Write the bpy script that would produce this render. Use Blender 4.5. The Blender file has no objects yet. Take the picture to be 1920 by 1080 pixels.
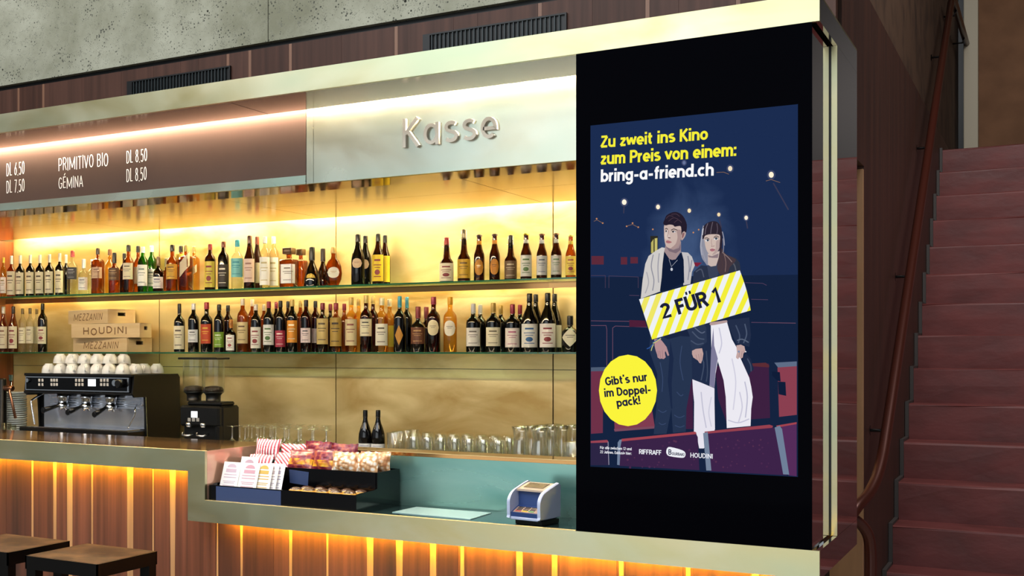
import bpy, math, random
from mathutils import Vector, Matrix
random.seed(7)
C = bpy.context.scene.collection
SC = bpy.context.scene

# ---------------------------------------------------------------- camera, world, lights, exposure
CX, CY, F, YAW, EYE, DIST = 450.0, 660.0, 2297.5, math.radians(33.6613), 1.504, 4.0753
cam_data = bpy.data.cameras.new('camera')
cam_data.sensor_width = 36.0
cam_data.lens = F / 1920 * 36
cam_data.shift_x = (960 - CX) / 1920
cam_data.shift_y = (CY - 540) / 1920
cam_data.clip_start = 0.05
cam = bpy.data.objects.new('camera', cam_data)
cam.location = (0, -DIST, EYE)
cam.rotation_euler = (math.pi / 2, 0, YAW)
C.objects.link(cam)
SC.camera = cam

world = bpy.data.worlds.new('hall_ambient')
world.use_nodes = True
wb = world.node_tree.nodes['Background']
wb.inputs[0].default_value = (0.86, 0.94, 1.0, 1)
wb.inputs[1].default_value = 0.26
SC.world = world


def area_light(name, loc, target, sx, sy, power, color):
    d = bpy.data.lights.new(name, 'AREA')
    d.shape = 'RECTANGLE'
    d.size, d.size_y, d.energy, d.color = sx, sy, power, color
    o = bpy.data.objects.new(name, d)
    o.location = loc
    o.rotation_euler = (Vector(target) - Vector(loc)).to_track_quat('-Z', 'Y').to_euler()
    C.objects.link(o)
    return o


# daylight from the glazed hall front behind the viewer; the overhead light is added fill
area_light('glazed_front_daylight', (-2.3, -9.0, 2.6), (-2.3, 0, 2.6), 8.0, 5.2, 205, (0.88, 0.96, 1.0))
area_light('overhead_fill', (-3.0, -5.0, 7.0), (-3.0, 0.0, 1.8), 9.0, 5.0, 680, (0.95, 0.98, 1.0))
area_light('stairwell_light', (0.9, 1.6, 5.2), (0.7, 4.2, 1.5), 1.4, 1.4, 105, (1.0, 0.9, 0.85))

SC.view_settings.view_transform = 'Standard'
SC.view_settings.look = 'None'
SC.view_settings.gamma = 1.0
SC.view_settings.exposure = 0.0
SC.view_settings.use_curve_mapping = False
SC.cycles.use_denoising = True
SC.cycles.max_bounces = 16
SC.cycles.transmission_bounces = 16
SC.cycles.glossy_bounces = 6
SC.cycles.transparent_max_bounces = 24
SC.cycles.caustics_reflective = False
SC.cycles.caustics_refractive = False
SC.cycles.sample_clamp_indirect = 6.0

# ---------------------------------------------------------------- pixel helpers: where a sight line meets a real plane
_c, _s = math.cos(YAW), math.sin(YAW)


def ray(x, y):
    u, v = (x - CX) / F, -(y - CY) / F
    return (-_s + u * _c, _c + u * _s, v)


def onY(x, y, Y):
    r = ray(x, y); t = (Y + DIST) / r[1]
    return Vector((r[0] * t, Y, EYE + r[2] * t))


def pxx(X, Y):
    return CX + F * (_c * X + _s * (Y + DIST)) / (-_s * X + _c * (Y + DIST))


def onX(x, y, X):
    r = ray(x, y); t = X / r[0]
    return Vector((X, r[1] * t - DIST, EYE + r[2] * t))


def pxm(X, Y):
    return F / (-_s * X + _c * (Y + DIST))


# ---------------------------------------------------------------- materials
def lin(h):
    h = h.lstrip('#')
    v = [int(h[i:i + 2], 16) / 255 for i in (0, 2, 4)]
    return tuple(a / 12.92 if a <= 0.04045 else ((a + 0.055) / 1.055) ** 2.4 for a in v) + (1.0,)


def new_mat(name):
    m = bpy.data.materials.new(name)
    m.use_nodes = True
    nt = m.node_tree
    nt.nodes.clear()
    out = nt.nodes.new('ShaderNodeOutputMaterial')
    return m, nt, out


def pm(name, col, rough=0.5, metal=0.0, spec=0.5, col2=None, scale=(4, 4, 4), detail=5, bump=0.0, rough2=None,
       lo=0.35, hi=0.65, distort=0.0, coat=0.0):
    m, nt, out = new_mat(name)
    b = nt.nodes.new('ShaderNodeBsdfPrincipled')
    nt.links.new(b.outputs[0], out.inputs[0])
    b.inputs['Roughness'].default_value = rough
    b.inputs['Metallic'].default_value = metal
    b.inputs['Specular IOR Level'].default_value = spec
    b.inputs['Coat Weight'].default_value = coat
    c1 = lin(col) if isinstance(col, str) else col
    b.inputs['Base Color'].default_value = c1
    if col2 or bump or rough2 is not None:
        tc = nt.nodes.new('ShaderNodeTexCoord')
        mp = nt.nodes.new('ShaderNodeMapping')
        mp.inputs['Scale'].default_value = scale
        n = nt.nodes.new('ShaderNodeTexNoise')
        n.inputs['Scale'].default_value = 1.0
        n.inputs['Detail'].default_value = detail
        n.inputs['Distortion'].default_value = distort
        nt.links.new(tc.outputs['Object'], mp.inputs[0])
        nt.links.new(mp.outputs[0], n.inputs['Vector'])
        if col2:
            r = nt.nodes.new('ShaderNodeValToRGB')
            r.color_ramp.elements[0].position = lo
            r.color_ramp.elements[1].position = hi
            r.color_ramp.elements[0].color = c1
            r.color_ramp.elements[1].color = lin(col2)
            nt.links.new(n.outputs[0], r.inputs[0])
            nt.links.new(r.outputs[0], b.inputs['Base Color'])
        if rough2 is not None:
            mr = nt.nodes.new('ShaderNodeMapRange')
            mr.inputs['From Min'].default_value = 0.3
            mr.inputs['From Max'].default_value = 0.7
            mr.inputs['To Min'].default_value = rough
            mr.inputs['To Max'].default_value = rough2
            nt.links.new(n.outputs[0], mr.inputs[0])
            nt.links.new(mr.outputs[0], b.inputs['Roughness'])
        if bump:
            bp = nt.nodes.new('ShaderNodeBump')
            bp.inputs['Strength'].default_value = bump
            bp.inputs['Distance'].default_value = 0.01
            nt.links.new(n.outputs[0], bp.inputs['Height'])
            nt.links.new(bp.outputs[0], b.inputs['Normal'])
    return m


def glow(name, col, strength=1.0):
    m, nt, out = new_mat(name)
    e = nt.nodes.new('ShaderNodeEmission')
    e.inputs[0].default_value = lin(col) if isinstance(col, str) else col
    e.inputs[1].default_value = strength
    nt.links.new(e.outputs[0], out.inputs[0])
    return m


def glass(name, tint, rough=0.04, edge=0.25, gl=(1, 1, 1, 1), base=0.04):
    """thin-walled tinted glass: coloured see-through plus a glossy coat that grows at grazing angles"""
    m, nt, out = new_mat(name)
    t = nt.nodes.new('ShaderNodeBsdfTransparent')
    g = nt.nodes.new('ShaderNodeBsdfGlossy')
    g.inputs['Roughness'].default_value = rough
    g.inputs['Color'].default_value = gl
    lw = nt.nodes.new('ShaderNodeLayerWeight')
    lw.inputs['Blend'].default_value = edge
    mx = nt.nodes.new('ShaderNodeMixShader')
    mr = nt.nodes.new('ShaderNodeMapRange')
    mr.inputs['To Min'].default_value = base
    mr.inputs['To Max'].default_value = 0.9
    nt.links.new(lw.outputs['Facing'], mr.inputs[0])
    # the rim of a vessel is seen through more glass, so it is tinted twice
    sq = nt.nodes.new('ShaderNodeMix'); sq.data_type = 'RGBA'
    tv = lin(tint) if isinstance(tint, str) else tint
    sq.inputs[6].default_value = tv
    sq.inputs[7].default_value = tuple(a * a * a for a in tv[:3]) + (1,)
    nt.links.new(lw.outputs['Facing'], sq.inputs[0])
    nt.links.new(sq.outputs[2], t.inputs[0])
    p2 = nt.nodes.new('ShaderNodeMath'); p2.operation = 'POWER'; p2.inputs[1].default_value = 2.0
    nt.links.new(mr.outputs[0], p2.inputs[0])
    p3 = nt.nodes.new('ShaderNodeMath'); p3.operation = 'MAXIMUM'; p3.inputs[1].default_value = base
    nt.links.new(p2.outputs[0], p3.inputs[0])
    nt.links.new(p3.outputs[0], mx.inputs[0])
    nt.links.new(t.outputs[0], mx.inputs[1])
    nt.links.new(g.outputs[0], mx.inputs[2])
    nt.links.new(mx.outputs[0], out.inputs[0])
    return m


def brass_mat(name, ca, cb, cc, scale, rough, rough2, metal=1.0, rot=0.0, bump=0.0):
    """patinated brass: two layers of cloudy colour, uneven gloss"""
    m, nt, out = new_mat(name)
    b = nt.nodes.new('ShaderNodeBsdfPrincipled')
    b.inputs['Metallic'].default_value = metal
    nt.links.new(b.outputs[0], out.inputs[0])
    tc = nt.nodes.new('ShaderNodeTexCoord')
    mp = nt.nodes.new('ShaderNodeMapping')
    mp.inputs['Scale'].default_value = scale
    mp.inputs['Rotation'].default_value = (0, rot, 0)
    nt.links.new(tc.outputs['Object'], mp.inputs[0])
    n1 = nt.nodes.new('ShaderNodeTexNoise'); n1.inputs['Scale'].default_value = 1.0; n1.inputs['Detail'].default_value = 7
    n1.inputs['Distortion'].default_value = 0.6
    n2 = nt.nodes.new('ShaderNodeTexNoise'); n2.inputs['Scale'].default_value = 0.45; n2.inputs['Detail'].default_value = 3
    nt.links.new(mp.outputs[0], n1.inputs['Vector']); nt.links.new(mp.outputs[0], n2.inputs['Vector'])
    r = nt.nodes.new('ShaderNodeValToRGB')
    r.color_ramp.elements[0].position = 0.36; r.color_ramp.elements[0].color = lin(ca)
    r.color_ramp.elements[1].position = 0.66; r.color_ramp.elements[1].color = lin(cb)
    nt.links.new(n1.outputs[0], r.inputs[0])
    mx = nt.nodes.new('ShaderNodeMix'); mx.data_type = 'RGBA'
    mx.inputs[7].default_value = lin(cc)
    mr = nt.nodes.new('ShaderNodeMapRange')
    mr.inputs['From Min'].default_value = 0.42; mr.inputs['From Max'].default_value = 0.68
    nt.links.new(n2.outputs[0], mr.inputs[0])
    nt.links.new(mr.outputs[0], mx.inputs[0]); nt.links.new(r.outputs[0], mx.inputs[6])
    nt.links.new(mx.outputs[2], b.inputs['Base Color'])
    m2 = nt.nodes.new('ShaderNodeMapRange')
    m2.inputs['From Min'].default_value = 0.3; m2.inputs['From Max'].default_value = 0.7
    m2.inputs['To Min'].default_value = rough; m2.inputs['To Max'].default_value = rough2
    nt.links.new(n1.outputs[0], m2.inputs[0]); nt.links.new(m2.outputs[0], b.inputs['Roughness'])
    if bump:
        bp = nt.nodes.new('ShaderNodeBump'); bp.inputs['Strength'].default_value = bump; bp.inputs['Distance'].default_value = 0.01
        nt.links.new(n1.outputs[0], bp.inputs['Height']); nt.links.new(bp.outputs[0], b.inputs['Normal'])
    return m


def concrete_mat():
    m, nt, out = new_mat('cast_concrete')
    b = nt.nodes.new('ShaderNodeBsdfPrincipled'); b.inputs['Roughness'].default_value = 0.85
    b.inputs['Specular IOR Level'].default_value = 0.2
    nt.links.new(b.outputs[0], out.inputs[0])
    tc = nt.nodes.new('ShaderNodeTexCoord')
    n = nt.nodes.new('ShaderNodeTexNoise'); n.inputs['Scale'].default_value = 2.2; n.inputs['Detail'].default_value = 10
    n.inputs['Roughness'].default_value = 0.65
    nt.links.new(tc.outputs['Object'], n.inputs['Vector'])
    r = nt.nodes.new('ShaderNodeValToRGB')
    r.color_ramp.elements[0].position = 0.34; r.color_ramp.elements[0].color = lin('7a7966')
    r.color_ramp.elements[1].position = 0.66; r.color_ramp.elements[1].color = lin('a6a594')
    nt.links.new(n.outputs[0], r.inputs[0])
    col = r.outputs[0]
    for sc, th, soft, c in ((70, 0.16, 0.10, '4a4a42'), (30, 0.03, 0.04, '26261f'), (170, 0.2, 0.15, '6d6c60')):
        v = nt.nodes.new('ShaderNodeTexVoronoi'); v.inputs['Scale'].default_value = sc
        nt.links.new(tc.outputs['Object'], v.inputs['Vector'])
        nz = nt.nodes.new('ShaderNodeTexNoise'); nz.inputs['Scale'].default_value = sc * 0.16; nz.inputs['Detail'].default_value = 3
        nt.links.new(tc.outputs['Object'], nz.inputs['Vector'])
        ml = nt.nodes.new('ShaderNodeMath'); ml.operation = 'MULTIPLY_ADD'
        ml.inputs[1].default_value = -1.1; 
        nt.links.new(nz.outputs[0], ml.inputs[0]); nt.links.new(v.outputs['Distance'], ml.inputs[2])
        mr = nt.nodes.new('ShaderNodeMapRange')
        mr.inputs['From Min'].default_value = th - 0.62; mr.inputs['From Max'].default_value = th - 0.62 + soft
        mr.inputs['To Min'].default_value = 1; mr.inputs['To Max'].default_value = 0
        nt.links.new(ml.outputs[0], mr.inputs[0])
        mx = nt.nodes.new('ShaderNodeMix'); mx.data_type = 'RGBA'
        mx.inputs[7].default_value = lin(c)
        nt.links.new(mr.outputs[0], mx.inputs[0]); nt.links.new(col, mx.inputs[6])
        col = mx.outputs[2]
    nt.links.new(col, b.inputs['Base Color'])
    bp = nt.nodes.new('ShaderNodeBump'); bp.inputs['Strength'].default_value = 0.3; bp.inputs['Distance'].default_value = 0.01
    nt.links.new(n.outputs[0], bp.inputs['Height']); nt.links.new(bp.outputs[0], b.inputs['Normal'])
    return m


def stripe_mat(name, ca, cb, scale, rough=0.3, axis='X', off=0.0):
    m, nt, out = new_mat(name)
    b = nt.nodes.new('ShaderNodeBsdfPrincipled'); b.inputs['Roughness'].default_value = rough
    nt.links.new(b.outputs[0], out.inputs[0])
    tc = nt.nodes.new('ShaderNodeTexCoord')
    w = nt.nodes.new('ShaderNodeTexWave'); w.wave_type = 'BANDS'; w.bands_direction = axis
    w.inputs['Scale'].default_value = scale; w.inputs['Distortion'].default_value = 0.6
    w.inputs['Phase Offset'].default_value = off
    nt.links.new(tc.outputs['Object'], w.inputs['Vector'])
    r = nt.nodes.new('ShaderNodeValToRGB'); r.color_ramp.interpolation = 'CONSTANT'
    r.color_ramp.elements[0].color = lin(ca); r.color_ramp.elements[1].position = 0.5; r.color_ramp.elements[1].color = lin(cb)
    nt.links.new(w.outputs[0], r.inputs[0]); nt.links.new(r.outputs[0], b.inputs['Base Color'])
    return m


def spot_mat(name, ca, cb, cc, scale, rough=0.3):
    m, nt, out = new_mat(name)
    b = nt.nodes.new('ShaderNodeBsdfPrincipled'); b.inputs['Roughness'].default_value = rough
    nt.links.new(b.outputs[0], out.inputs[0])
    tc = nt.nodes.new('ShaderNodeTexCoord')
    v = nt.nodes.new('ShaderNodeTexVoronoi'); v.inputs['Scale'].default_value = scale
    nt.links.new(tc.outputs['Object'], v.inputs['Vector'])
    r = nt.nodes.new('ShaderNodeValToRGB')
    r.color_ramp.elements[0].position = 0.25; r.color_ramp.elements[0].color = lin(ca)
    r.color_ramp.elements[1].position = 0.75; r.color_ramp.elements[1].color = lin(cc)
    e = r.color_ramp.elements.new(0.5); e.color = lin(cb)
    nt.links.new(v.outputs['Distance'], r.inputs[0]); nt.links.new(r.outputs[0], b.inputs['Base Color'])
    return m


_cache = {}


def flat(h, rough=0.5, metal=0.0, spec=0.5):
    k = (h, rough, metal, spec)
    if k not in _cache:
        _cache[k] = pm('paint_' + h, h, rough, metal, spec)
    return _cache[k]


def lit(h):
    k = ('lit', h)
    if k not in _cache:
        _cache[k] = glow('screen_' + h, h)
    return _cache[k]


M = dict(
    brass_band=brass_mat('patinated_brass_band', 'cabd8c', 'd6cfae', 'b9c2a2', (2.5, 2.5, 5), 0.3, 0.42),
    brass_sign=brass_mat('pale_brass_sign', 'c6c4ae', 'd2d8ca', 'b2cec0', (2.0, 2.0, 3.2), 0.2, 0.3, metal=0.85),
    brass_wall=brass_mat('brushed_brass_wall', 'bb9550', 'e9d096', 'd2b87c', (2.4, 2.4, 6), 0.28, 0.5, metal=0.5, rot=0.75),
    brass_soffit=brass_mat('brass_soffit', 'b29a42', 'c4ae54', 'ac903c', (3, 1, 3), 0.13, 0.2),
    brass_top=pm('polished_brass_top', 'a87a48', 0.07, 0.8, col2='b88a54', scale=(2, 2, 2)),
    edge_highlight=pm('painted_edge_highlight', 'e6cc92', 0.45, 0.5),
    counter_back=pm('pale_laminate', 'b4b4bc', 0.5),
    copper_pol=pm('polished_copper', 'd8a890', 0.14, 0.6, col2='e6bca4', scale=(3, 3, 3)),
    teal=brass_mat('verdigris_panel', '6c9e95', '96bcb0', '8fae9e', (1.3, 1.3, 7), 0.2, 0.35, metal=0.7),
    teal_floor=pm('dark_teal_glass', '24383a', 0.06, 0.3, 0.6),
    under=pm('bronze_underside', '3e2a1a', 0.13, 0.2, col2='362416', scale=(3, 3, 3)),
    board=pm('bronze_board', '503d36', 0.4, 0.0, 0.3, col2='483731', scale=(2, 2, 2)),
    black=pm('black_plastic', '0a0a0b', 0.35, 0.0, 0.4),
    black_gloss=pm('black_acrylic', '060608', 0.12, 0.0, 0.25),
    black_metal=pm('black_steel', '0b0a0a', 0.35, 0.6, 0.4),
    screen_glass=pm('black_screen_glass', '010104', 0.05, 0.0, 0.012),
    dark_mirror=pm('dark_mirror', 'c9bdb8', 0.03, 1.0),
    chrome=pm('chrome', 'd8d9dc', 0.1, 1.0),
    steel=pm('brushed_steel', 'b9babd', 0.22, 1.0),
    white=pm('white_porcelain', 'eae4da', 0.22, 0.0, 0.5),
    paper=pm('white_paper', 'f2efec', 0.7),
    concrete=concrete_mat(),
    wood_a=pm('walnut_a', '47291d', 0.45, col2='6b3d2b', scale=(38, 38, 1.2), detail=8, lo=0.3, hi=0.7, bump=0.05),
    wood_b=pm('walnut_b', '532f22', 0.45, col2='774634', scale=(45, 45, 1.0), detail=8, lo=0.3, hi=0.7, bump=0.05),
    wood_c=pm('walnut_c', '3a2118', 0.45, col2='5c3325', scale=(34, 34, 1.3), detail=8, lo=0.3, hi=0.7, bump=0.05),
    wood_sap=pm('walnut_sapwood', 'a67c56', 0.45, col2='bb9066', scale=(30, 30, 1.0), detail=5),
    fascia_a=pm('fascia_walnut_a', '331d14', 0.45, 0.0, 0.25, col2='472b20', scale=(40, 40, 1.4), detail=8, lo=0.3, hi=0.7),
    fascia_b=pm('fascia_walnut_b', '3b241b', 0.45, 0.0, 0.25, col2='503328', scale=(36, 36, 1.4), detail=8, lo=0.3, hi=0.7),
    fascia_sap=pm('fascia_sapwood', '6c4834', 0.4, col2='7a543e', scale=(30, 30, 1.0), detail=5),
    side_wood=pm('niche_side_wood', '6a2f16', 0.35, col2='86441f', scale=(30, 30, 1.0), detail=7),
    stair=pm('painted_concrete_stair', '5c2d2b', 0.42, 0.0, 0.45, col2='6e3634', scale=(5, 5, 9), detail=9, bump=0.5, rough2=0.6),
    stair_edge=pm('stair_skirting', '3c3836', 0.6),
    wall_stair=pm('dark_wall_boards', '33201a', 0.5, 0.0, 0.4, col2='43291f', scale=(24, 24, 0.9), detail=7),
    wall_up=pm('rough_upper_wall', '4d3b2d', 0.7, 0.0, 0.3, col2='2c211a', scale=(22, 5, 5), detail=9, lo=0.45, hi=0.75),
    wall_land=pm('brown_landing_wall', '6b4a30', 0.7, 0.0, 0.3, col2='7a563a', scale=(6, 6, 6), detail=6),
    rail=pm('copper_red_rail', '4c241b', 0.32, 0.4, 0.5),
    beige=pm('beige_edge_strip', '9a7452', 0.5, 0.0, 0.4, col2='a67f5c', scale=(20, 20, 2)),
    pale=pm('pale_door_frame', 'b4ae98', 0.5, 0.0, 0.4),
    floor=pm('pale_floor', '9a9084', 0.12, 0.0, 0.6, col2='a89e92', scale=(4, 4, 4)),
    seat=pm('worn_dark_wood_seat', '2a1b15', 0.5, 0.0, 0.15, col2='7a583c', scale=(7, 7, 7), detail=10, lo=0.42, hi=0.78, bump=0.1),
    boxwood=pm('pale_box_wood', 'd8b684', 0.55, 0.0, 0.4, col2='e3c698', scale=(3, 3, 22), detail=6),
    burn=pm('burnt_lettering', '7a5228', 0.7),
    led_warm=glow('warm_led', (1.0, 0.82, 0.58, 1), 430),
    led_wall=glow('yellow_led', (1.0, 0.86, 0.52, 1), 45),
    led_amber=glow('amber_led', (1.0, 0.64, 0.03, 1), 190),
    led_shelf=glow('shelf_led', (1.0, 0.80, 0.42, 1), 20),
    front_fill=glow('shelf_front_fill', (1.0, 0.86, 0.64, 1), 78),
    chrome_dull=pm('splash_chrome', 'c8cedc', 0.2, 0.85, col2='e2e6f0', scale=(9, 9, 2)),
    copper_dark=pm('aged_copper', '9a6a50', 0.3, 1.0),
    plate=pm('grey_white_plate', 'cfd4d0', 0.25),
    blue_card_reflection=pm('blue_card_and_reflection', '3c4a6e', 0.2, 0.0, 0.5),
    cake=pm('golden_cake', 'd8a040', 0.6, col2='c08428', scale=(60, 60, 60), bump=0.3),
    choc=pm('chocolate', '2a140c', 0.25, col2='3c2014', scale=(70, 70, 70), bump=0.3),
    mat=pm('turquoise_mat', 'a9c8c8', 0.15, 0.0, 0.5),
    term_white=pm('terminal_white', 'b9c2dc', 0.35),
    term_blue=pm('terminal_blue', '2c4478', 0.4),
    group_steel=pm('group_cover_steel', 'e2e6f2', 0.28, 0.45),
    disp=glow('lit_display', (0.95, 0.98, 1.0, 1), 1.2),
    g_clear=glass('clear_glass', (0.93, 0.94, 0.90, 1), 0.03, 0.35),
    g_bar=glass('bar_glass', (0.975, 0.975, 0.95, 1), 0.14, 0.5, base=0.14),
    g_shelf=glass('shelf_glass', (0.80, 0.92, 0.84, 1), 0.03, 0.3),
    g_edge=pm('green_glass_edge', '0d5a38', 0.12, 0.0, 0.6),
    g_amber=glass('amber_glass', (0.60, 0.27, 0.06, 1)),
    g_gold=glass('gold_glass', (0.90, 0.68, 0.25, 1)),
    g_red=glass('ruby_glass', (0.20, 0.03, 0.02, 1)),
    g_brown=glass('brown_glass', (0.17, 0.06, 0.025, 1)),
    g_green=glass('green_glass', (0.10, 0.42, 0.06, 1)),
    g_olive=glass('olive_glass', (0.80, 0.72, 0.22, 1)),
    g_dark=pm('black_bottle_glass', '080504', 0.07, 0.0, 0.6),
    g_frost=glass('frosted_glass', (0.93, 0.90, 0.78, 1), 0.25, 0.4),
)


# ---------------------------------------------------------------- mesh building
class MB:
    def __init__(self):
        self.v, self.f, self.mi, self.sm = [], [], [], []

    def add(self, verts, faces, mi=0, smooth=False):
        o = len(self.v)
        self.v += [tuple(p) for p in verts]
        for f in faces:
            self.f.append([i + o for i in f]); self.mi.append(mi); self.sm.append(smooth)
        return self

    def box(self, x0, x1, y0, y1, z0, z1, mi=0):
        v = [(x, y, z) for z in (z0, z1) for y in (y0, y1) for x in (x0, x1)]
        return self.add(v, [(0, 2, 3, 1), (4, 5, 7, 6), (0, 1, 5, 4), (2, 6, 7, 3), (0, 4, 6, 2), (1, 3, 7, 5)], mi)

    def bbox(self, x0, x1, y0, y1, z0, z1, b=0.004, mi=0):
        """box with chamfered edges"""
        b = min(b, (x1 - x0) * .45, (y1 - y0) * .45, (z1 - z0) * .45)
        v, idx = [], {}
        X, Y, Z = (x0, x1), (y0, y1), (z0, z1)
        sg = (1, -1)
        for i in (0, 1):
            for j in (0, 1):
                for k in (0, 1):
                    for a in range(3):
                        p = [X[i] + sg[i] * b, Y[j] + sg[j] * b, Z[k] + sg[k] * b]
                        p[a] = (X[i], Y[j], Z[k])[a]
                        idx[i, j, k, a] = len(v); v.append(p)
        f = []
        for a in range(3):
            o = [q for q in range(3) if q != a]
            for s in (0, 1):
                q = []
                for u, w in ((0, 0), (1, 0), (1, 1), (0, 1)):
                    t = [0, 0, 0]; t[a] = s; t[o[0]] = u; t[o[1]] = w
                    q.append(idx[t[0], t[1], t[2], a])
                f.append(q)
        for a in range(3):
            o = [q for q in range(3) if q != a]
            for u in (0, 1):
                for w in (0, 1):
                    q = []
                    for s, ax in ((0, o[0]), (1, o[0]), (1, o[1]), (0, o[1])):
                        t = [0, 0, 0]; t[a] = s; t[o[0]] = u; t[o[1]] = w
                        q.append(idx[t[0], t[1], t[2], ax])
                    f.append(q)
        for i in (0, 1):
            for j in (0, 1):
                for k in (0, 1):
                    f.append([idx[i, j, k, a] for a in range(3)])
        return self.add(v, f, mi)

    def lathe(self, prof, c=(0, 0, 0), seg=18, mi=0, sq=0.0, ax='z', cap=True, smooth=True):
        """prof: (r, h) pairs; sq>0 turns the round section towards a square one"""
        v, f = [], []
        for r, h in prof:
            for i in range(seg):
                a = 2 * math.pi * (i + .5) / seg
                ca, sa = math.cos(a), math.sin(a)
                k = 1.0
                if sq:
                    k = 1 + sq * (1 / max(abs(ca), abs(sa)) - 1)
                x, y = r * k * ca, r * k * sa
                p = (x, y, h) if ax == 'z' else ((x, h, y) if ax == 'y' else (h, x, y))
                v.append((p[0] + c[0], p[1] + c[1], p[2] + c[2]))
        n = len(prof)
        for j in range(n - 1):
            for i in range(seg):
                k = (i + 1) % seg
                f.append((j * seg + i, j * seg + k, (j + 1) * seg + k, (j + 1) * seg + i))
        self.add(v, f, mi, smooth)
        if cap:
            o = len(self.v) - len(v)
            for j in (0, n - 1):
                if prof[j][0] > 1e-5:
                    self.f.append([o + j * seg + i for i in range(seg)]); self.mi.append(mi); self.sm.append(False)
        return self

    def tube(self, pts, r, seg=10, mi=0, r2=None):
        pts = [Vector(p) for p in pts]
        n = len(pts)
        v, f = [], []
        up = Vector((0.13, 0.31, 0.94))
        for i, p in enumerate(pts):
            d = (pts[min(i + 1, n - 1)] - pts[max(i - 1, 0)]).normalized()
            a = d.cross(up)
            if a.length < 1e-3: a = d.cross(Vector((1, 0, 0)))
            a.normalize(); b = d.cross(a)
            up = a.cross(d) if False else up
            rr = r if r2 is None else r + (r2 - r) * i / (n - 1)
            for k in range(seg):
                t = 2 * math.pi * k / seg
                v.append(p + a * (rr * math.cos(t)) + b * (rr * math.sin(t)))
        for i in range(n - 1):
            for k in range(seg):
                q = (k + 1) % seg
                f.append((i * seg + k, i * seg + q, (i + 1) * seg + q, (i + 1) * seg + k))
        self.add(v, f, mi, True)
        o = len(self.v) - len(v)
        for i in (0, n - 1):
            self.f.append([o + i * seg + k for k in range(seg)]); self.mi.append(mi); self.sm.append(False)
        return self

    def prism(self, poly, a, b, axis='y', mi=0):
        """polygon in the other two axes pushed from a to b along axis"""
        def P(p, t):
            return (p[0], t, p[1]) if axis == 'y' else ((t, p[0], p[1]) if axis == 'x' else (p[0], p[1], t))
        n = len(poly)
        v = [P(p, a) for p in poly] + [P(p, b) for p in poly]
        f = [tuple(range(n)), tuple(range(2 * n - 1, n - 1, -1))]
        f += [(i, i + n, (i + 1) % n + n, (i + 1) % n) for i in range(n)]
        return self.add(v, f, mi)

    def ribbon(self, uv, w, org, ux, uy, depth=0.0, nrm=(0, -1, 0), mi=0, closed=False):
        """a pen stroke along a 2D polyline, laid on the plane org + u*ux + v*uy"""
        org, ux, uy, nrm = Vector(org), Vector(ux), Vector(uy), Vector(nrm)
        P = [Vector((p[0], p[1])) for p in uv]
        Q = [P[0]]
        for p in P[1:]:
            if (p - Q[-1]).length > 1e-5: Q.append(p)
        P = Q
        if len(P) < 2: return self
        L, R = [], []
        n = len(P)
        for i in range(n):
            d0 = (P[i] - P[i - 1]).normalized() if i else (P[1] - P[0]).normalized()
            d1 = (P[i + 1] - P[i]).normalized() if i < n - 1 else d0
            m = d0 + d1
            if m.length < 0.3: m = d1
            m.normalize()
            nn = Vector((-m.y, m.x))
            k = 1 / max(0.72, nn.dot(Vector((-d1.y, d1.x))))
            L.append(P[i] + nn * (w / 2 * k)); R.append(P[i] - nn * (w / 2 * k))
        def W(p, t): return org + ux * p.x + uy * p.y + nrm * t
        v = [W(p, depth) for p in L] + [W(p, depth) for p in R]
        f = [(i, i + n, i + 1 + n, i + 1) for i in range(n - 1)]
        if depth:
            v += [W(p, 0) for p in L] + [W(p, 0) for p in R]
            f += [(i, i + 1, i + 1 + 2 * n, i + 2 * n) for i in range(n - 1)]
            f += [(i + n, i + 3 * n, i + 1 + 3 * n, i + 1 + n) for i in range(n - 1)]
            f += [(0, 2 * n, 3 * n, n), (n - 1, 2 * n - 1, 4 * n - 1, 3 * n - 1)]
        return self.add(v, f, mi)

    def build(self, name, mats, parent=None):
        me = bpy.data.meshes.new(name)
        off = Vector((0, 0, 0))
        q = parent
        while q is not None:
            off += q.location; q = q.parent
        me.from_pydata([(p[0] - off.x, p[1] - off.y, p[2] - off.z) for p in self.v], [], self.f)
        for m in (mats if isinstance(mats, (list, tuple)) else [mats]):
            me.materials.append(m)
        me.polygons.foreach_set('material_index', self.mi)
        me.polygons.foreach_set('use_smooth', self.sm)
        me.update()
        o = bpy.data.objects.new(name, me)
        C.objects.link(o)
        if parent is not None: o.parent = parent
        return o


def tag(o, label, cat, group=None):
    o['label'] = label; o['category'] = cat
    if group: o['group'] = group
    return o


def thing(name, label, cat, loc=(0, 0, 0), rz=0.0, group=None):
    o = bpy.data.objects.new(name, None)
    o.empty_display_size = 0.05
    o.location = loc; o.rotation_euler = (0, 0, rz)
    C.objects.link(o)
    return tag(o, label, cat, group)


def struct(name, mb, m):
    o = mb.build(name, m); o['kind'] = 'structure'
    return o


def dup(o, loc, rz=None, label=None, parent=None):
    c = o.copy(); C.objects.link(c)
    if parent is None:
        c.location = loc
        if rz is not None: c.rotation_euler = (0, 0, rz)
        if label: c['label'] = label
    else:
        c.parent = parent
    for ch in [k for k in KIDS.get(o.name, [])]:
        dup(ch, None, parent=c)
    return c


KIDS = {}


def note(*objs):
    """remember the children of things that are going to be copied"""
    for o in objs:
        if o.parent is not None: KIDS.setdefault(o.parent.name, []).append(o)


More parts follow.
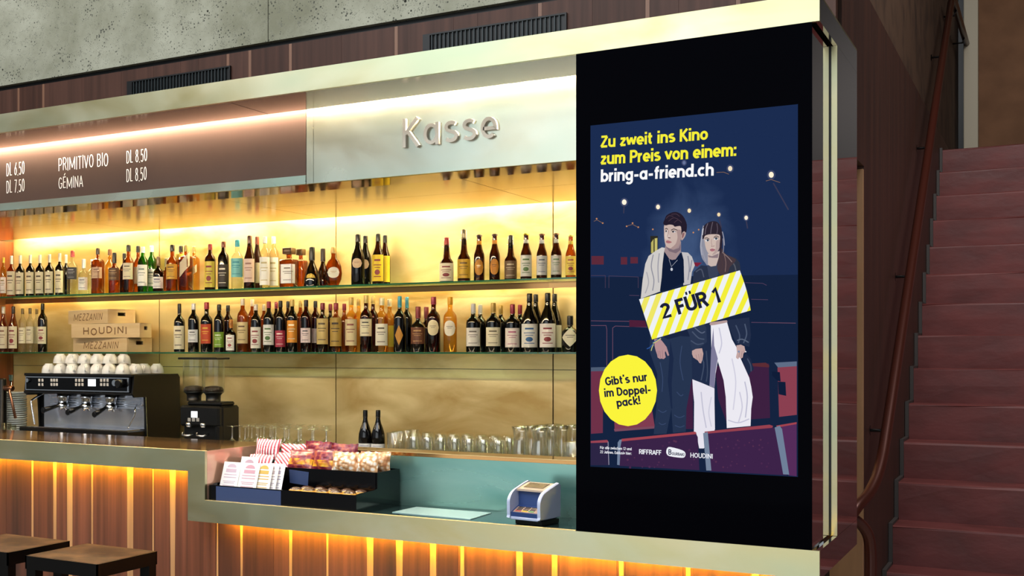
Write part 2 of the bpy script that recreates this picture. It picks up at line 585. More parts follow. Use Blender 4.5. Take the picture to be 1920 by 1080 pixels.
def smooth_path(pts, n=6, closed=False):
    """Catmull-Rom through 2D or 3D points"""
    P = [Vector(p) for p in pts]
    out = []
    N = len(P)
    rng = range(N) if closed else range(N - 1)
    for i in rng:
        if closed: p0, p1, p2, p3 = P[i - 1], P[i], P[(i + 1) % N], P[(i + 2) % N]
        else: p0, p1, p2, p3 = P[max(i - 1, 0)], P[i], P[i + 1], P[min(i + 2, N - 1)]
        for k in range(n):
            t = k / n
            out.append(0.5 * ((2 * p1) + (p2 - p0) * t + (2 * p0 - 5 * p1 + 4 * p2 - p3) * t * t + (3 * p1 - p0 - 3 * p2 + p3) * t ** 3))
    if not closed: out.append(P[-1])
    return out


# ---------------------------------------------------------------- a small stroke alphabet (cap height 1)
def arc(cx, cy, rx, ry, a0, a1, n=12):
    return [(cx + rx * math.cos(math.radians(a0 + (a1 - a0) * i / n)), cy + ry * math.sin(math.radians(a0 + (a1 - a0) * i / n))) for i in range(n + 1)]


def make_font(h):
    t, b, x = 1 - h, h, 0.72 - h          # skeleton heights of caps, base, x-height
    mx, my = x / 2 + h / 2, (x - b) / 2   # middle of the small letters
    m = (b + x) / 2
    r = 0.21
    G = {}
    G[' '] = (0.28, [])
    G['A'] = (0.66, [[(0.03, 0), (0.33, t), (0.63, 0)], [(0.14, 0.3), (0.52, 0.3)]])
    G['B'] = (0.6, [[(0.08, b), (0.08, t), (0.3, t)] + arc(0.3, (t + .53) / 2, 0.2, (t - .53) / 2, 80, -90) + [(0.08, 0.53)], [(0.08, 0.53), (0.3, 0.53)] + arc(0.3, (b + .53) / 2, 0.24, (.53 - b) / 2, 80, -90) + [(0.08, b)]])
    G['C'] = (0.62, [arc(0.36, .5, 0.28, t - .5, 45, 315, 16)])
    G['D'] = (0.66, [[(0.08, b), (0.08, t), (0.24, t)] + arc(0.24, .5, 0.33, t - .5, 80, -90) + [(0.08, b)]])
    G['E'] = (0.54, [[(0.5, t), (0.08, t), (0.08, b), (0.5, b)], [(0.08, .52), (0.46, .52)]])
    G['F'] = (0.52, [[(0.5, t), (0.08, t), (0.08, 0)], [(0.08, .5), (0.45, .5)]])
    G['G'] = (0.68, [arc(0.36, .5, 0.28, t - .5, 42, 345, 18) + [(0.63, .46), (0.38, .46)]])
    G['H'] = (0.66, [[(0.08, 0), (0.08, 1)], [(0.58, 0), (0.58, 1)], [(0.08, .5), (0.58, .5)]])
    G['I'] = (0.18, [[(0.09, 0), (0.09, 1)]])
    G['J'] = (0.46, [[(0.36, 1), (0.36, .28)] + arc(0.2, .28, 0.16, .28 - b, 0, -160)])
    G['K'] = (0.62, [[(0.08, 0), (0.08, 1)], [(0.55, 1), (0.12, .46)], [(0.2, .56), (0.58, 0)]])
    G['L'] = (0.5, [[(0.08, 1), (0.08, b), (0.48, b)]])
    G['M'] = (0.96, [[(0.08, 0), (0.08, t), (0.48, .14), (0.88, t), (0.88, 0)]])
    G['N'] = (0.66, [[(0.08, 0), (0.08, t), (0.58, b), (0.58, 1)]])
    G['O'] = (0.7, [arc(0.35, .5, 0.28, t - .5, 0, 360, 22)])
    G['P'] = (0.58, [[(0.08, 0), (0.08, t), (0.3, t)] + arc(0.3, (t + .45) / 2, 0.22, (t - .45) / 2, 80, -90) + [(0.08, .45)]])
    G['R'] = (0.6, [[(0.08, 0), (0.08, t), (0.3, t)] + arc(0.3, (t + .48) / 2, 0.22, (t - .48) / 2, 80, -90) + [(0.08, .48)], [(0.32, .48), (0.55, 0)]])
    sc = [(0.5, .8)] + arc(0.3, (t + .52) / 2, 0.21, (t - .52) / 2, 50, 230, 9) + arc(0.29, (b + .5) / 2, 0.23, (.5 - b) / 2, 60, -150, 11)
    G['S'] = (0.58, [sc[1:]])
    G['U'] = (0.66, [[(0.08, 1), (0.08, .33)] + arc(0.33, .33, 0.25, .33 - b, 180, 360) + [(0.58, 1)]])
    G['\u00dc'] = (0.66, [G['U'][1][0], [(0.17, 1.17), (0.29, 1.17)], [(0.39, 1.17), (0.51, 1.17)]])
    G['\u00c9'] = (0.54, G['E'][1] + [[(0.2, 1.1), (0.4, 1.28)]])
    G['T'] = (0.56, [[(0.02, t), (0.54, t)], [(0.28, t), (0.28, 0)]])
    G['V'] = (0.62, [[(0.03, 1), (0.31, b), (0.59, 1)]])
    G['Z'] = (0.58, [[(0.05, t), (0.53, t), (0.05, b), (0.55, b)]])
    G['0'] = (0.6, [arc(0.3, .5, 0.22, t - .5, 0, 360, 20)])
    G['1'] = (0.4, [[(0.03, .72), (0.25, t), (0.25, 0)]])
    G['2'] = (0.58, [arc(0.29, .71, 0.21, t - .71, 165, -25, 10) + [(0.06, b), (0.54, b)]])
    G['5'] = (0.56, [[(0.48, t), (0.12, t), (0.1, .55)] + arc(0.27, .33, 0.22, .33 - b, 110, -145, 12)])
    G['6'] = (0.58, [[(0.45, t), (0.14, .5)] + arc(0.29, .31, 0.21, .31 - b, 160, -200, 18)])
    G['7'] = (0.52, [[(0.03, t), (0.47, t), (0.16, 0)]])
    G['8'] = (0.58, [arc(0.29, (t + .54) / 2, 0.17, (t - .54) / 2, 0, 360, 16), arc(0.29, (b + .54) / 2, 0.22, (.54 - b) / 2, 0, 360, 16)])
    G['.'] = (0.2, [[(0.1, 0), (0.1, 2 * h)]])
    G[':'] = (0.2, [[(0.1, 0), (0.1, 2 * h)], [(0.1, .5), (0.1, .5 + 2 * h)]])
    G['-'] = (0.4, [[(0.04, .36), (0.36, .36)]])
    G['\u2019'] = (0.18, [[(0.11, 1.05), (0.07, .8)]])
    G['!'] = (0.2, [[(0.1, 0), (0.1, 2 * h)], [(0.1, .3), (0.1, 1)]])
    ring = arc(0.29, m, r, (x - b) / 2, 0, 360, 20)
    G['a'] = (0.6, [ring, [(0.5, 0), (0.5, .72)]])
    G['b'] = (0.6, [arc(0.31, m, r, (x - b) / 2, 0, 360, 20), [(0.1, 0), (0.1, 1)]])
    G['d'] = (0.6, [ring, [(0.5, 0), (0.5, 1)]])
    G['p'] = (0.6, [arc(0.31, m, r, (x - b) / 2, 0, 360, 20), [(0.1, -.24), (0.1, .72)]])
    G['g'] = (0.6, [ring, [(0.5, .72), (0.5, -.02)] + arc(0.29, -.02, r, .2, 0, -150, 9)])
    G['o'] = (0.58, [ring])
    G['c'] = (0.52, [arc(0.29, m, r, (x - b) / 2, 48, 312, 15)])
    G['e'] = (0.58, [[(0.1, m - .02), (0.5, m - .02)] + arc(0.29, m, r, (x - b) / 2, 0, 312, 18)])
    G['f'] = (0.38, [[(0.18, 0), (0.18, .78)] + arc(0.33, .78, 0.15, t - .78, 180, 80, 6), [(0.03, x), (0.36, x)]])
    G['h'] = (0.58, [[(0.09, 0), (0.09, 1)], arc(0.29, x - .2, 0.2, .2, 170, 0, 8) + [(0.49, 0)]])
    G['n'] = (0.58, [[(0.09, 0), (0.09, .72)], arc(0.29, x - .2, 0.2, .2, 170, 0, 8) + [(0.49, 0)]])
    G['m'] = (0.86, [[(0.09, 0), (0.09, .72)], arc(0.26, x - .17, 0.17, .17, 170, 0, 8) + [(0.43, 0)], arc(0.6, x - .17, 0.17, .17, 170, 0, 8) + [(0.77, 0)]])
    G['r'] = (0.36, [[(0.09, 0), (0.09, .72)], arc(0.3, x - .24, 0.2, .24, 170, 80, 6)])
    G['u'] = (0.58, [[(0.49, .72), (0.49, 0)], [(0.09, .72), (0.09, .25)] + arc(0.29, .25, 0.2, .25 - b, 180, 350, 8)])
    G['\u00fc'] = (0.58, G['u'][1] + [[(0.15, .9), (0.25, .9)], [(0.34, .9), (0.44, .9)]])
    G['i'] = (0.2, [[(0.1, 0), (0.1, .72)], [(0.1, .84), (0.1, .84 + 2 * h)]])
    G['k'] = (0.54, [[(0.09, 0), (0.09, 1)], [(0.48, .72), (0.12, .3)], [(0.2, .4), (0.52, 0)]])
    G['l'] = (0.2, [[(0.1, 0), (0.1, 1)]])
    G['s'] = (0.5, [arc(0.26, (x + .39) / 2, 0.17, (x - .37) / 2, 40, 225, 9) + arc(0.25, (b + .36) / 2, 0.19, (.36 - b) / 2, 55, -145, 10)])
    G['t'] = (0.38, [[(0.16, .92), (0.16, .22)] + arc(0.3, .22, 0.14, .22 - b, 180, 280, 6), [(0.02, x), (0.35, x)]])
    G['v'] = (0.52, [[(0.03, .72), (0.26, b), (0.49, .72)]])
    G['w'] = (0.76, [[(0.03, .72), (0.2, b), (0.38, .66), (0.56, b), (0.73, .72)]])
    G['x'] = (0.52, [[(0.04, .72), (0.48, 0)], [(0.48, .72), (0.04, 0)]])
    G['z'] = (0.48, [[(0.04, x), (0.42, x), (0.05, b), (0.45, b)]])
    for ch in 'MNVAwvZz':      # sharp corners: one stroke per straight piece
        adv, sts = G[ch]
        G[ch] = (adv, [[a, b_] for s in sts for a, b_ in zip(s[:-1], s[1:])])
    return G


def text_width(s, G, sp=0.06):
    return sum(G[ch][0] + sp for ch in s) - sp


def write(mb, s, org, right, up, cap, width=None, w=0.16, sp=0.06, mi=0, depth=0.0, nrm=(0, -1, 0), slant=0.0, jig=None):
    G = make_font(w / 2)
    tw = text_width(s, G, sp)
    k = (width / tw) if width else cap
    right, up = Vector(right).normalized(), Vector(up).normalized()
    x = 0.0
    for n, ch in enumerate(s):
        a, st = G[ch]
        dy = jig[n % len(jig)] if jig else 0
        for p in st:
            mb.ribbon([((q[0] + x) * k + slant * q[1] * cap, (q[1] + dy) * cap) for q in p], w * cap * (0.5 + 0.5 * min(1.3, k / cap)), org, right, up, depth, nrm, mi)
        x += a + sp
    return tw * k

# ================================================================ THE SETTING
XL = -6.6            # how far the bar runs on to the left
XK, XK2 = -1.35, -0.62   # display cabinet
XE = -0.598          # end face of the bar
YB = 2.0             # back wall of the shelves
ZS = 2.25            # soffit

struct('floor', MB().box(-9, 3.2, -10.5, 1.95, -0.05, 0.0), M['floor'])
# brass back wall: separate sheets with open joints over a dark backing
wb_ = MB()
edges = [-7.05, -5.896, -4.649, -3.393, -2.131, -0.9]
for a, b in zip(edges[:-1], edges[1:]):
    wb_.box(a + .003, b - .003, YB, YB + .02, 0.0, 1.412)
    wb_.box(a + .003, b - .003, YB, YB + .02, 1.415, 2.32)
wb_.box(-7.05, -0.9, YB + .02, YB + .05, 0, 2.32, 1)
struct('wall_back', wb_, [M['brass_wall'], M['black']])
sw = MB().box(-5.93, -5.896, 1.2, YB - .001, 0.0, ZS - .001)
struct('wall_left', sw, M['side_wood'])
sf = MB()
for a, b in zip(edges[:-1], edges[1:]):
    for y0, y1 in ((0.56, 1.28), (1.28, 1.865)):
        sf.box(max(a, -5.89) + .0015, min(b, -1.36) - .0015, y0 + .0015, y1 - .0015, ZS, ZS + .02)
struct('ceiling', sf, M['brass_soffit'])
# walnut fascia above the canopy with its shadow gap, raw concrete above
fs = MB()
x = XL; k = 0
rnd = random.Random(3)
while x < -0.62:
    wv = rnd.choice((.10, .15, .19, .24))
    x2 = min(x + wv, -0.60)
    fs.box(x, x2 - .0008, .35, .39, 2.585, 2.806, 0 if rnd.random() < .5 else 1)
    if rnd.random() < .35 and x2 < -0.7:
        fs.box(x2, x2 + .014, .35, .39, 2.585, 2.806, 2); x2 += .0145
    x = x2
struct('trim_1', fs, [M['fascia_a'], M['fascia_b'], M['fascia_sap']])
struct('trim_2', MB().box(XL, -0.60, .365, .42, 2.806, 2.826), M['black'])
jx = onY(502, 40, .335).x
struct('wall_upper', MB().box(XL, jx, .335, .7, 2.826, 4.6).box(jx + .004, -0.60, .335, .7, 2.826, 4.6), M['concrete'])
# stairwell
struct('wall_stair', MB().prism([(1.481, -0.05), (7.35, -0.05), (7.35, 2.98), (.86, 2.98), (.86, 2.26), (1.481, 2.26)], -0.80, -0.65, 'x'), M['wall_stair'])
struct('wall_stair_upper', MB().prism([(.86, 2.99), (7.35, 2.99), (7.35, 6.0), (.86, 6.0)], -0.80, -0.655, 'x'), M['wall_up'])
struct('trim_3', MB().bbox(-0.775, -0.6505, 1.46, 1.4808, 0.0, 2.247, .002), M['beige'])
struct('wall_landing', MB().box(-0.50, 0.02, 7.0, 7.15, 2.9, 6.0), M['wall_land'])
struct('wall_landing_recess', MB().box(-0.80, 3.2, 8.6, 8.7, 2.9, 6.0), M['black'])
struct('trim_4', MB().bbox(-0.60, -0.502, 7.0, 7.12, 3.03, 6.0, .004), M['pale'])
struct('wall_right', MB().box(3.2, 3.3, 1.6, 8.7, -0.05, 6.0), M['wall_stair'])
struct('ceiling_stair', MB().box(-0.8, 3.3, 2.2, 8.7, 6.0, 6.1), M['wall_stair'])

# ---------------------------------------------------------------- staircase: fourteen visible steps and the landing
st = thing('staircase', 'dusky red painted concrete staircase rising beside the bar', 'stairs', (0.6, 2.0, 0))
N = 17
z14, y14, rise, run = 0.517, 2.104, 0.18, 0.2506
for i in range(-1, 15):
    z = z14 + (i - 1) * rise + 0.0
    y = y14 + (i - 1) * run
    if z < 0.05: continue
    last = i == 14
    rr = random.Random(i)
    ztop = z + rise if False else z
    mb = MB()
    # riser with slightly proud, worn nosing
    y1 = y + run + .012 if not last else 7.5
    n = 16
    prof = [(y + .004, max(0.0, z - rise - .004)), (y + .001, z - .09), (y, z - .012), (y + .002, z - .004), (y + .009, z), (y1, z - .002), (y1, max(0.0, z - rise - .004))]
    xs = [-0.64 + (3.19 + 0.64) * q / n for q in range(n + 1)]
    v, f = [], []
    for q, xx in enumerate(xs):
        jit = [(rr.uniform(-.003, .003) if 0 < j < 5 else 0) for j in range(len(prof))]
        for j, (py, pz) in enumerate(prof): v.append((xx, py + jit[j], pz + jit[j] * .5))
    m = len(prof)
    for q in range(n):
        for j in range(m):
            k = (j + 1) % m
            f.append((q * m + j, q * m + k, (q + 1) * m + k, (q + 1) * m + j))
    f += [tuple(range(m)), tuple(range(n * m + m - 1, n * m - 1, -1))]
    mb.add(v, f)
    mb.build('step', M['stair'], st)
sk = MB()
for i in range(-1, 15):
    z = z14 + (i - 1) * rise; y = y14 + (i - 1) * run
    if z < .05: continue
    sk.box(-0.648, -0.632, y - .02, y + .012, max(0, z - rise), z + .012)
    sk.box(-0.648, -0.632, y + .012, (y + run) if i < 14 else 7.4, z, z + .012)
sk.build('skirting', M['stair_edge'], st)['label'] = 'dark stepped skirting along the wall'

# handrail along the stair wall
hr = thing('handrail', 'copper-red tubular handrail climbing the dark stair wall', 'handrail', (-0.58, 1.3, 1.0))
pts = [(-0.74, 1.06, .80), (-0.70, 1.03, .82), (-0.655, 1.06, .87), (-0.63, 1.12, .915), (-0.60, 1.25, .965), (-0.583, 1.40, 1.05), (-0.58, 1.645, 1.216), (-0.58, 2.6, 1.90)]
pts = smooth_path(pts, 6) + [Vector((-0.58, 3.98, 2.885)), Vector((-0.58, 5.32, 3.83))]
MB().tube(pts, .021, 14, 0).build('rail', M['rail'], hr)
lp = smooth_path([(-0.74, 1.06, .80), (-0.70, 1.10, .865), (-0.655, 1.14, .868), (-0.61, 1.18, .82), (-0.595, 1.2, .74), (-0.595, 1.2, .55), (-0.595, 1.2, .01)], 6)
MB().tube(lp, .021, 14, 0).build('newel_loop', M['rail'], hr)
for py, pz in ((1.68, 1.23), (2.66, 1.925), (3.75, 2.70), (4.75, 3.41)):
    b = MB().tube([(-0.652, py, pz - .055), (-0.60, py, pz - .055), (-0.585, py, pz - .045), (-0.58, py, pz - .02)], .007, 8)
    b.lathe([(.02, 0), (.02, .005)], (-0.6535, py, pz - .055), 12, ax='x')
    b.build('bracket', M['black_metal'], hr)
h2 = thing('landing_handrail', 'dark red handrail running level along the upper landing wall', 'handrail', (-0.58, 6.0, 3.9))
MB().tube([(-0.58, 5.45, 3.905), (-0.58, 7.0, 3.905)], .021, 12).build('rail', M['rail'], h2)
for py in (5.8, 6.7):
    MB().tube([(-0.655, py, 3.85), (-0.59, py, 3.85), (-0.58, py, 3.89)], .007, 8).build('bracket', M['black_metal'], h2)

# ================================================================ THE BAR
bar = thing('bar_counter', 'long brass-edged bar counter with walnut planked front', 'bar counter', (-3.2, 0.0, 0))
LW, UZ = .811, 1.014
band = MB()
for x0, x1, z0, z1 in ((XL, -2.972, UZ, 1.10), (-2.972, -2.886, LW, 1.10), (-2.886, XE, LW, .899)):
    pass
poly = [(XL, UZ), (-2.972, UZ), (-2.972, LW), (XE, LW), (XE, .899), (-2.886, .899), (-2.886, 1.10), (XL, 1.10)]
band.prism(poly, 0.0, .016, 'y')
ed = MB().box(-2.886, XK - .002, -.0004, .017, .899, .9008).box(XL, -2.886, -.0004, .017, 1.1, 1.1012).box(-2.886, XK - .002, .3985, .404, 1.0995, 1.1012)
ed.build('edge_glint', M['edge_highlight'], bar)  # pale strips painted for the light caught along the brass edges
band.build('front_band', M['brass_band'], bar)['label'] = 'stepped patinated brass band along the counter front'
# walnut planks with pale sapwood edges
wd = MB()
sap = [(-3.931, .014), (-3.793, .022), (-3.703, .034), (-3.571, .010), (-3.355, .034), (-3.229, .014), (-3.124, .034), (-2.893, .016), (-2.773, .012),
       (-2.538, .016), (-2.37, .01), (-2.183, .028), (-2.059, .030), (-1.921, .032), (-1.805, .034), (-1.587, .036), (-1.459, .034), (-1.227, .03), (-1.008, .034), (-0.8, .03)]
xx = XL
rnd = random.Random(11)
allsap = [(XL + .17 * i + rnd.uniform(-.04, .04), rnd.choice((.012, .03, .02))) for i in range(1, 15)] + sap
allsap = sorted(s for s in allsap if s in sap or s[0] < -4.0)


def plank(x0, x1, mi):
    cuts = [x0] + ([-2.93] if x0 < -2.93 < x1 else []) + [x1]
    for a, b in zip(cuts[:-1], cuts[1:]):
        wd.box(a + .0006, b - .0006, .10, .125, 0.0, 1.085 if b <= -2.9 else .872, mi)


for sx, swd in allsap:
    a = xx
    while sx - swd / 2 - a > .21:
        plank(a, a + .15, rnd.randrange(3)); a += .15
    plank(a, sx - swd / 2, rnd.randrange(3))
    # sapwood tapers the way the board was cut
    z1 = 1.085 if sx < -2.9 else .872
    t = rnd.uniform(.25, .9)
    flip = rnd.random() < .5
    w0, w1 = (swd, swd * t) if flip else (swd * t, swd)
    wd.box(sx - swd / 2, sx + swd / 2, .1006, .125, 0, z1, rnd.randrange(3))
    wd.prism([(sx - w0 / 2, 0), (sx + w0 / 2, 0), (sx + w1 / 2, z1), (sx - w1 / 2, z1)], .0998, .1006, 'y', 3)
    xx = sx + swd / 2
plank(xx, XE - .03, 1)
wd.build('plank_front', [M['wood_a'], M['wood_b'], M['wood_c'], M['wood_sap']], bar)['label'] = 'vertical walnut planks with pale sapwood streaks'
tp = MB().box(XL, -2.8997, .016, .555, 1.07, 1.0995)
tp.build('counter_top', M['brass_top'], bar)['label'] = 'polished brass counter top'
MB().box(XL, -2.9, .13, .545, .0, 1.068).build('carcass', M['counter_back'], bar)
rc = MB().box(-2.8995, -2.886, .0165, .555, .886, 1.0995)
rc.build('recess_side', M['copper_pol'], bar)['label'] = 'polished copper side of the cash desk recess'
MB().box(-2.886, XK - .002, .403, .42, .886, 1.085).build('recess_back', M['teal'], bar)['label'] = 'verdigris panel behind the cash desk'
MB().box(-2.886, XK - .002, .017, .403, .872, .886).build('desk_floor', M['teal_floor'], bar)['label'] = 'dark glossy cash desk surface'
MB().box(-2.886, XK - .002, .403, .555, 1.0855, 1.1).box(-2.886, XK - .002, .4, .403, 1.0975, 1.1).build('back_ledge', M['brass_top'], bar)
MB().box(-2.886, XK - .002, .42, .55, 0, 1.085).build('back_panel', M['counter_back'], bar)
for nm, x0, x1, z in (('left', XL, -2.98, UZ + .006), ('right', -2.83, XE - .02, LW + .006)):
    MB().box(x0, x1, .058, .061, z - .011, z + .03).build('light_shield', M['black_metal'], bar)
    o = MB().box(x0, x1, .066, .082, z + .012, z + .018).build('under_light', M['led_amber'], bar)
    o['label'] = 'amber light strip hidden under the brass band'
MB().box(XE - .012, XE, .016, .84, LW, .899).build('end_face', M['dark_mirror'], bar)['label'] = 'mirror-polished end of the band'

# ---------------------------------------------------------------- canopy above
can = thing('bar_canopy', 'brass-banded canopy box spanning over the bar', 'canopy', (-3.2, 0.0, 2.5))
MB().box(XL, XE, 0, .016, 2.511, 2.597).build('top_band', M['brass_band'], can)['label'] = 'patinated brass band along the canopy edge'
MB().box(XL, -2.778, .016, .314, 2.511, 2.517).box(-2.774, XK, .016, .314, 2.511, 2.517).build('underside', M['under'], can)['label'] = 'glossy bronze underside'
MB().box(XL, XE - .0005, .016, .84, 2.59, 2.597).build('roof_sheet', M['brass_band'], can)
MB().box(XE - .012, XE, .016, .84, 2.511, 2.5895).build('end_face', M['dark_mirror'], can)['label'] = 'mirror-polished end of the band'
MB().box(XL, XK - .005, .316, .335, 2.534, 2.542).build('light_strip', M['led_warm'], can)['label'] = 'warm light strip washing the sign panels'
struct('ceiling_void', MB().box(XL, XK - .003, .36, 1.84, 2.30, 2.5), M['black'])
lb = MB().box(-5.88, -1.40, 1.90, 1.96, 2.285, 2.295).build('light_strip', M['led_wall'])
tag(lb, 'bright light strip recessed above the top of the brass shelf wall', 'light strip')
fl = MB().box(-5.85, -1.42, .560, .572, 2.214, 2.238).build('light_strip', M['front_fill'])  # unseen strip added as front fill for bottles and labels
tag(fl, 'added unseen light strip behind the sign panels brightening the bottles', 'light strip')
struct('trim_5', MB().box(-5.89, -1.36, 1.84, 2.02, 2.296, 2.32), M['brass_soffit'])

mbd = thing('menu_board', 'dark bronze menu board with white hand-lettered wine prices', 'menu board', (-4.3, .35, 2.243))
MB().box(XL, -2.6085, .338, .352, 2.243, 2.56).build('board', M['board'], mbd)
MB().box(XL, -2.6085, .336, .356, 2.206, 2.2425).build('bottom_rail', M['brass_sign'], mbd)
hand = dict(w=.082, sp=.12)
for s, xl, yt, xr, yb in (('DL 6.50', 12, 306.5, 46, 331), ('DL 7.50', 12, 339, 46, 363), ('PRIMITIVO BIO', 109.5, 297, 203, 321), ('G\u00c9MINA', 109.5, 333, 155.5, 354.5),
                          ('DL 8.50', 237, 283, 276, 307), ('DL 8.50', 237, 317, 275, 342)):
    a = onY(xl, yb, .3375); b = onY(xl, yt, .3375); c = onY(xr, (yt + yb) / 2, .3375)
    wh = MB()
    write(wh, s, (a.x, .3375, a.z), (1, 0, 0), (0, 0, 1), b.z - a.z, c.x - a.x, jig=(0, .04, -.03, .02, -.02), **hand)
    wh.build('lettering', flat('fbf7f2', .6), mbd)

MB().box(XL, -2.6085, .36, .558, 2.206, 2.2465).build('underside_lip', M['brass_top'], mbd)
sg = thing('brass_sign', 'pale brass sign panel with raised lettering KASSE over the till', 'sign', (-2.0, .35, 2.206))
MB().box(-2.6055, -2.5725, .338, .352, 2.206, 2.56).box(-2.5705, XK - .002, .338, .352, 2.206, 2.56).build('panel', M['brass_sign'], sg)
MB().box(-2.6055, XK - .005, .36, .558, 2.206, 2.2465).build('underside_lip', M['brass_top'], sg)
G = make_font(.075)
k = .1135
a0, a1 = -2.158, -1.758
tw = text_width('Kasse', G, .12)
kx = (a1 - a0) / tw
x = 0
for ch in 'Kasse':
    adv, sts = G[ch]
    lm = MB()
    for si, s in enumerate(sts):
        lm.ribbon([((q[0] + x) * kx, q[1] * k * (1.0 if ch == 'K' else 1.06)) for q in s], .0138, (a0, .338, 2.3135), (1, 0, 0), (0, 0, 1), .016 + .0005 * si)
    lm.build('letter', pm('letter_metal', 'f8eedc', .45, .0) if 'letter_metal' not in bpy.data.materials else bpy.data.materials['letter_metal'], sg)
    x += adv + .12

# ventilation grilles let into the fascia
for xa, xb, za, lbl in ((-3.566, -2.992, 2.751, 'long black slotted ventilation grille above the menu board'), (-2.075, -1.498, 2.753, 'black slotted ventilation grille above the till sign')):
    vg = thing('ventilation_grille', lbl, 'ventilation grille', (xa, .35, 2.62), group='ventilation grilles in the walnut fascia')
    MB().box(xa, xb, .3475, .3495, 2.62, za).build('dark_opening', M['black'], vg)
    fr = MB().box(xa, xb, .338, .3475, za - .006, za).box(xa, xa + .03, .338, .3475, 2.62, za - .006).box(xb - .006, xb, .338, .3475, 2.62, za - .006)
    fr.build('frame', M['black'], vg)
    sl = MB()
    n = 30
    for i in range(n):
        xq = xa + .036 + (xb - xa - .048) * i / n
        sl.box(xq, xq + .0045, .339, .3475, 2.62, za - .007)
    sl.build('slats', pm('grille_slat', '20282a', .4, .3) if 'grille_slat' not in bpy.data.materials else bpy.data.materials['grille_slat'], vg)

# ---------------------------------------------------------------- display cabinet at the right end
dp = thing('advertising_display', 'tall black glass display with lit cinema advertisement', 'screen', (-0.98, .0, .9))
MB().box(XK, XK2, .004, .84, .9, 2.5105).build('cabinet', [M['black_gloss']], dp)
MB().box(XK, XK2 + .0011, .0012, .004, .9, 2.5105).build('front_glass', M['screen_glass'], dp)['label'] = 'black front glass'
MB().box(XK2 - .0002, XK2 + .001, .0014, .36, .9, 2.5105).build('side_mirror', M['dark_mirror'], dp)['label'] = 'mirror-polished side'
MB().box(XK2 + .001, XK2 + .0045, .355, .366, .9, 2.5105).build('dark_joint', M['black'], dp)
MB().box(XK2 + .0045, XE, .36, .366, .9, 2.5105).build('corner_strip', M['brass_band'], dp)['label'] = 'upright patinated brass strip'
MB().box(XK2 + .001, XE - .0005, .366, .84, .9, 2.5105).box(XE - .0005, XE, .366, .84, .9, 2.5105).build('end_panel', M['dark_mirror'], dp)['label'] = 'mirror-polished end panel'

# the picture on the screen: flat shapes of light, one thin layer on another
MATS, POS = [], MB()
LAYER = [0.0006]


def mi_of(h):
    m = lit(h)
    if m not in MATS: MATS.append(m)
    return MATS.index(m)


def sp(p, y):
    q = onY(p[0], p[1], 0.0)
    return (q.x, y, q.z)


def shape(h, pts, fn=None, sm=0):
    LAYER[0] -= .00002
    if fn: pts = [fn(p) for p in pts]
    if sm: pts = [(p.x, p.y) for p in smooth_path([(a, b) for a, b in pts], sm, True)]
    POS.add([sp(p, LAYER[0]) for p in pts], [tuple(range(len(pts)))], mi_of(h))


def dot(h, c, r, fn=None, ry=None):
    if fn: c = fn(c)
    shape(h, [(c[0] + r * math.cos(t * math.pi / 10), c[1] + (ry or r) * math.sin(t * math.pi / 10)) for t in range(20)])


def pline(h, pts, w, fn=None, sm=0):
    """thin line on the picture; w in picture pixels"""
    LAYER[0] -= .00002
    if fn: pts = [fn(p) for p in pts]
    q = [sp(p, 0) for p in pts]
    uv = [(a[0], a[2]) for a in q]
    if sm: uv = [(p.x, p.y) for p in smooth_path(uv, sm)]
    POS.ribbon(uv, w / 605.0, (0, LAYER[0], 0), (1, 0, 0), (0, 0, 1), 0, mi=mi_of(h))


def ptext(h, s, bl, br, cap, w=.17, sp_=.05, slant=0):
    """text between two points of its base line, cap height in picture pixels"""
    LAYER[0] -= .00002
    a, b = onY(bl[0], bl[1], 0), onY(br[0], br[1], 0)
    a.y = b.y = LAYER[0]
    d = (b - a)
    up = Vector((0, -1, 0)).cross(d).normalized()
    if up.z < 0: up = -up
    write(POS, s, a, d, up, cap / pxm(a.x, 0), d.length, w, sp_, mi_of(h), slant=slant)


A = lambda p: (1180 + p[0] / 4.0, 370 + p[1] / 4.0)
Fc = lambda p: (1220 + p[0] / 7.717, 380 + p[1] / 7.714)
L = lambda p: (1180 + p[0] / 4.154, 600 + p[1] / 4.154)
S = lambda p: (1080 + p[0] / 3.374, 600 + p[1] / 3.375)
T = lambda p: (1080 + p[0] / 3.0, 180 + p[1] / 3.0)

scr_m, nt, out = new_mat('screen_background')
em = nt.nodes.new('ShaderNodeEmission'); nt.links.new(em.outputs[0], out.inputs[0])
tc = nt.nodes.new('ShaderNodeTexCoord')
mp = nt.nodes.new('ShaderNodeMapping'); mp.inputs['Location'].default_value = (-0.01, 0, -1.04); mp.inputs['Scale'].default_value = (5.0, 1, 2.8)
nt.links.new(tc.outputs['Object'], mp.inputs[0])
gr = nt.nodes.new('ShaderNodeTexGradient'); gr.gradient_type = 'SPHERICAL'
mp.vector_type = 'POINT'
mp.inputs['Location'].default_value = (0.0, 0, -2.52)
nt.links.new(mp.outputs[0], gr.inputs[0])
nz = nt.nodes.new('ShaderNodeTexNoise'); nz.inputs['Scale'].default_value = 7; nz.inputs['Detail'].default_value = 6; nz.inputs['Distortion'].default_value = .8
nt.links.new(tc.outputs['Object'], nz.inputs['Vector'])
ml = nt.nodes.new('ShaderNodeMath'); ml.operation = 'MULTIPLY'
nt.links.new(gr.outputs[1], ml.inputs[0]); nt.links.new(nz.outputs[0], ml.inputs[1])
rp = nt.nodes.new('ShaderNodeValToRGB')
rp.color_ramp.elements[0].color = lin('1b2c50'); rp.color_ramp.elements[1].color = lin('56709c'); rp.color_ramp.elements[1].position = .8; rp.color_ramp.elements[0].position = .12
nt.links.new(ml.outputs[0], rp.inputs[0]); nt.links.new(rp.outputs[0], em.inputs[0])
MATS.append(scr_m)
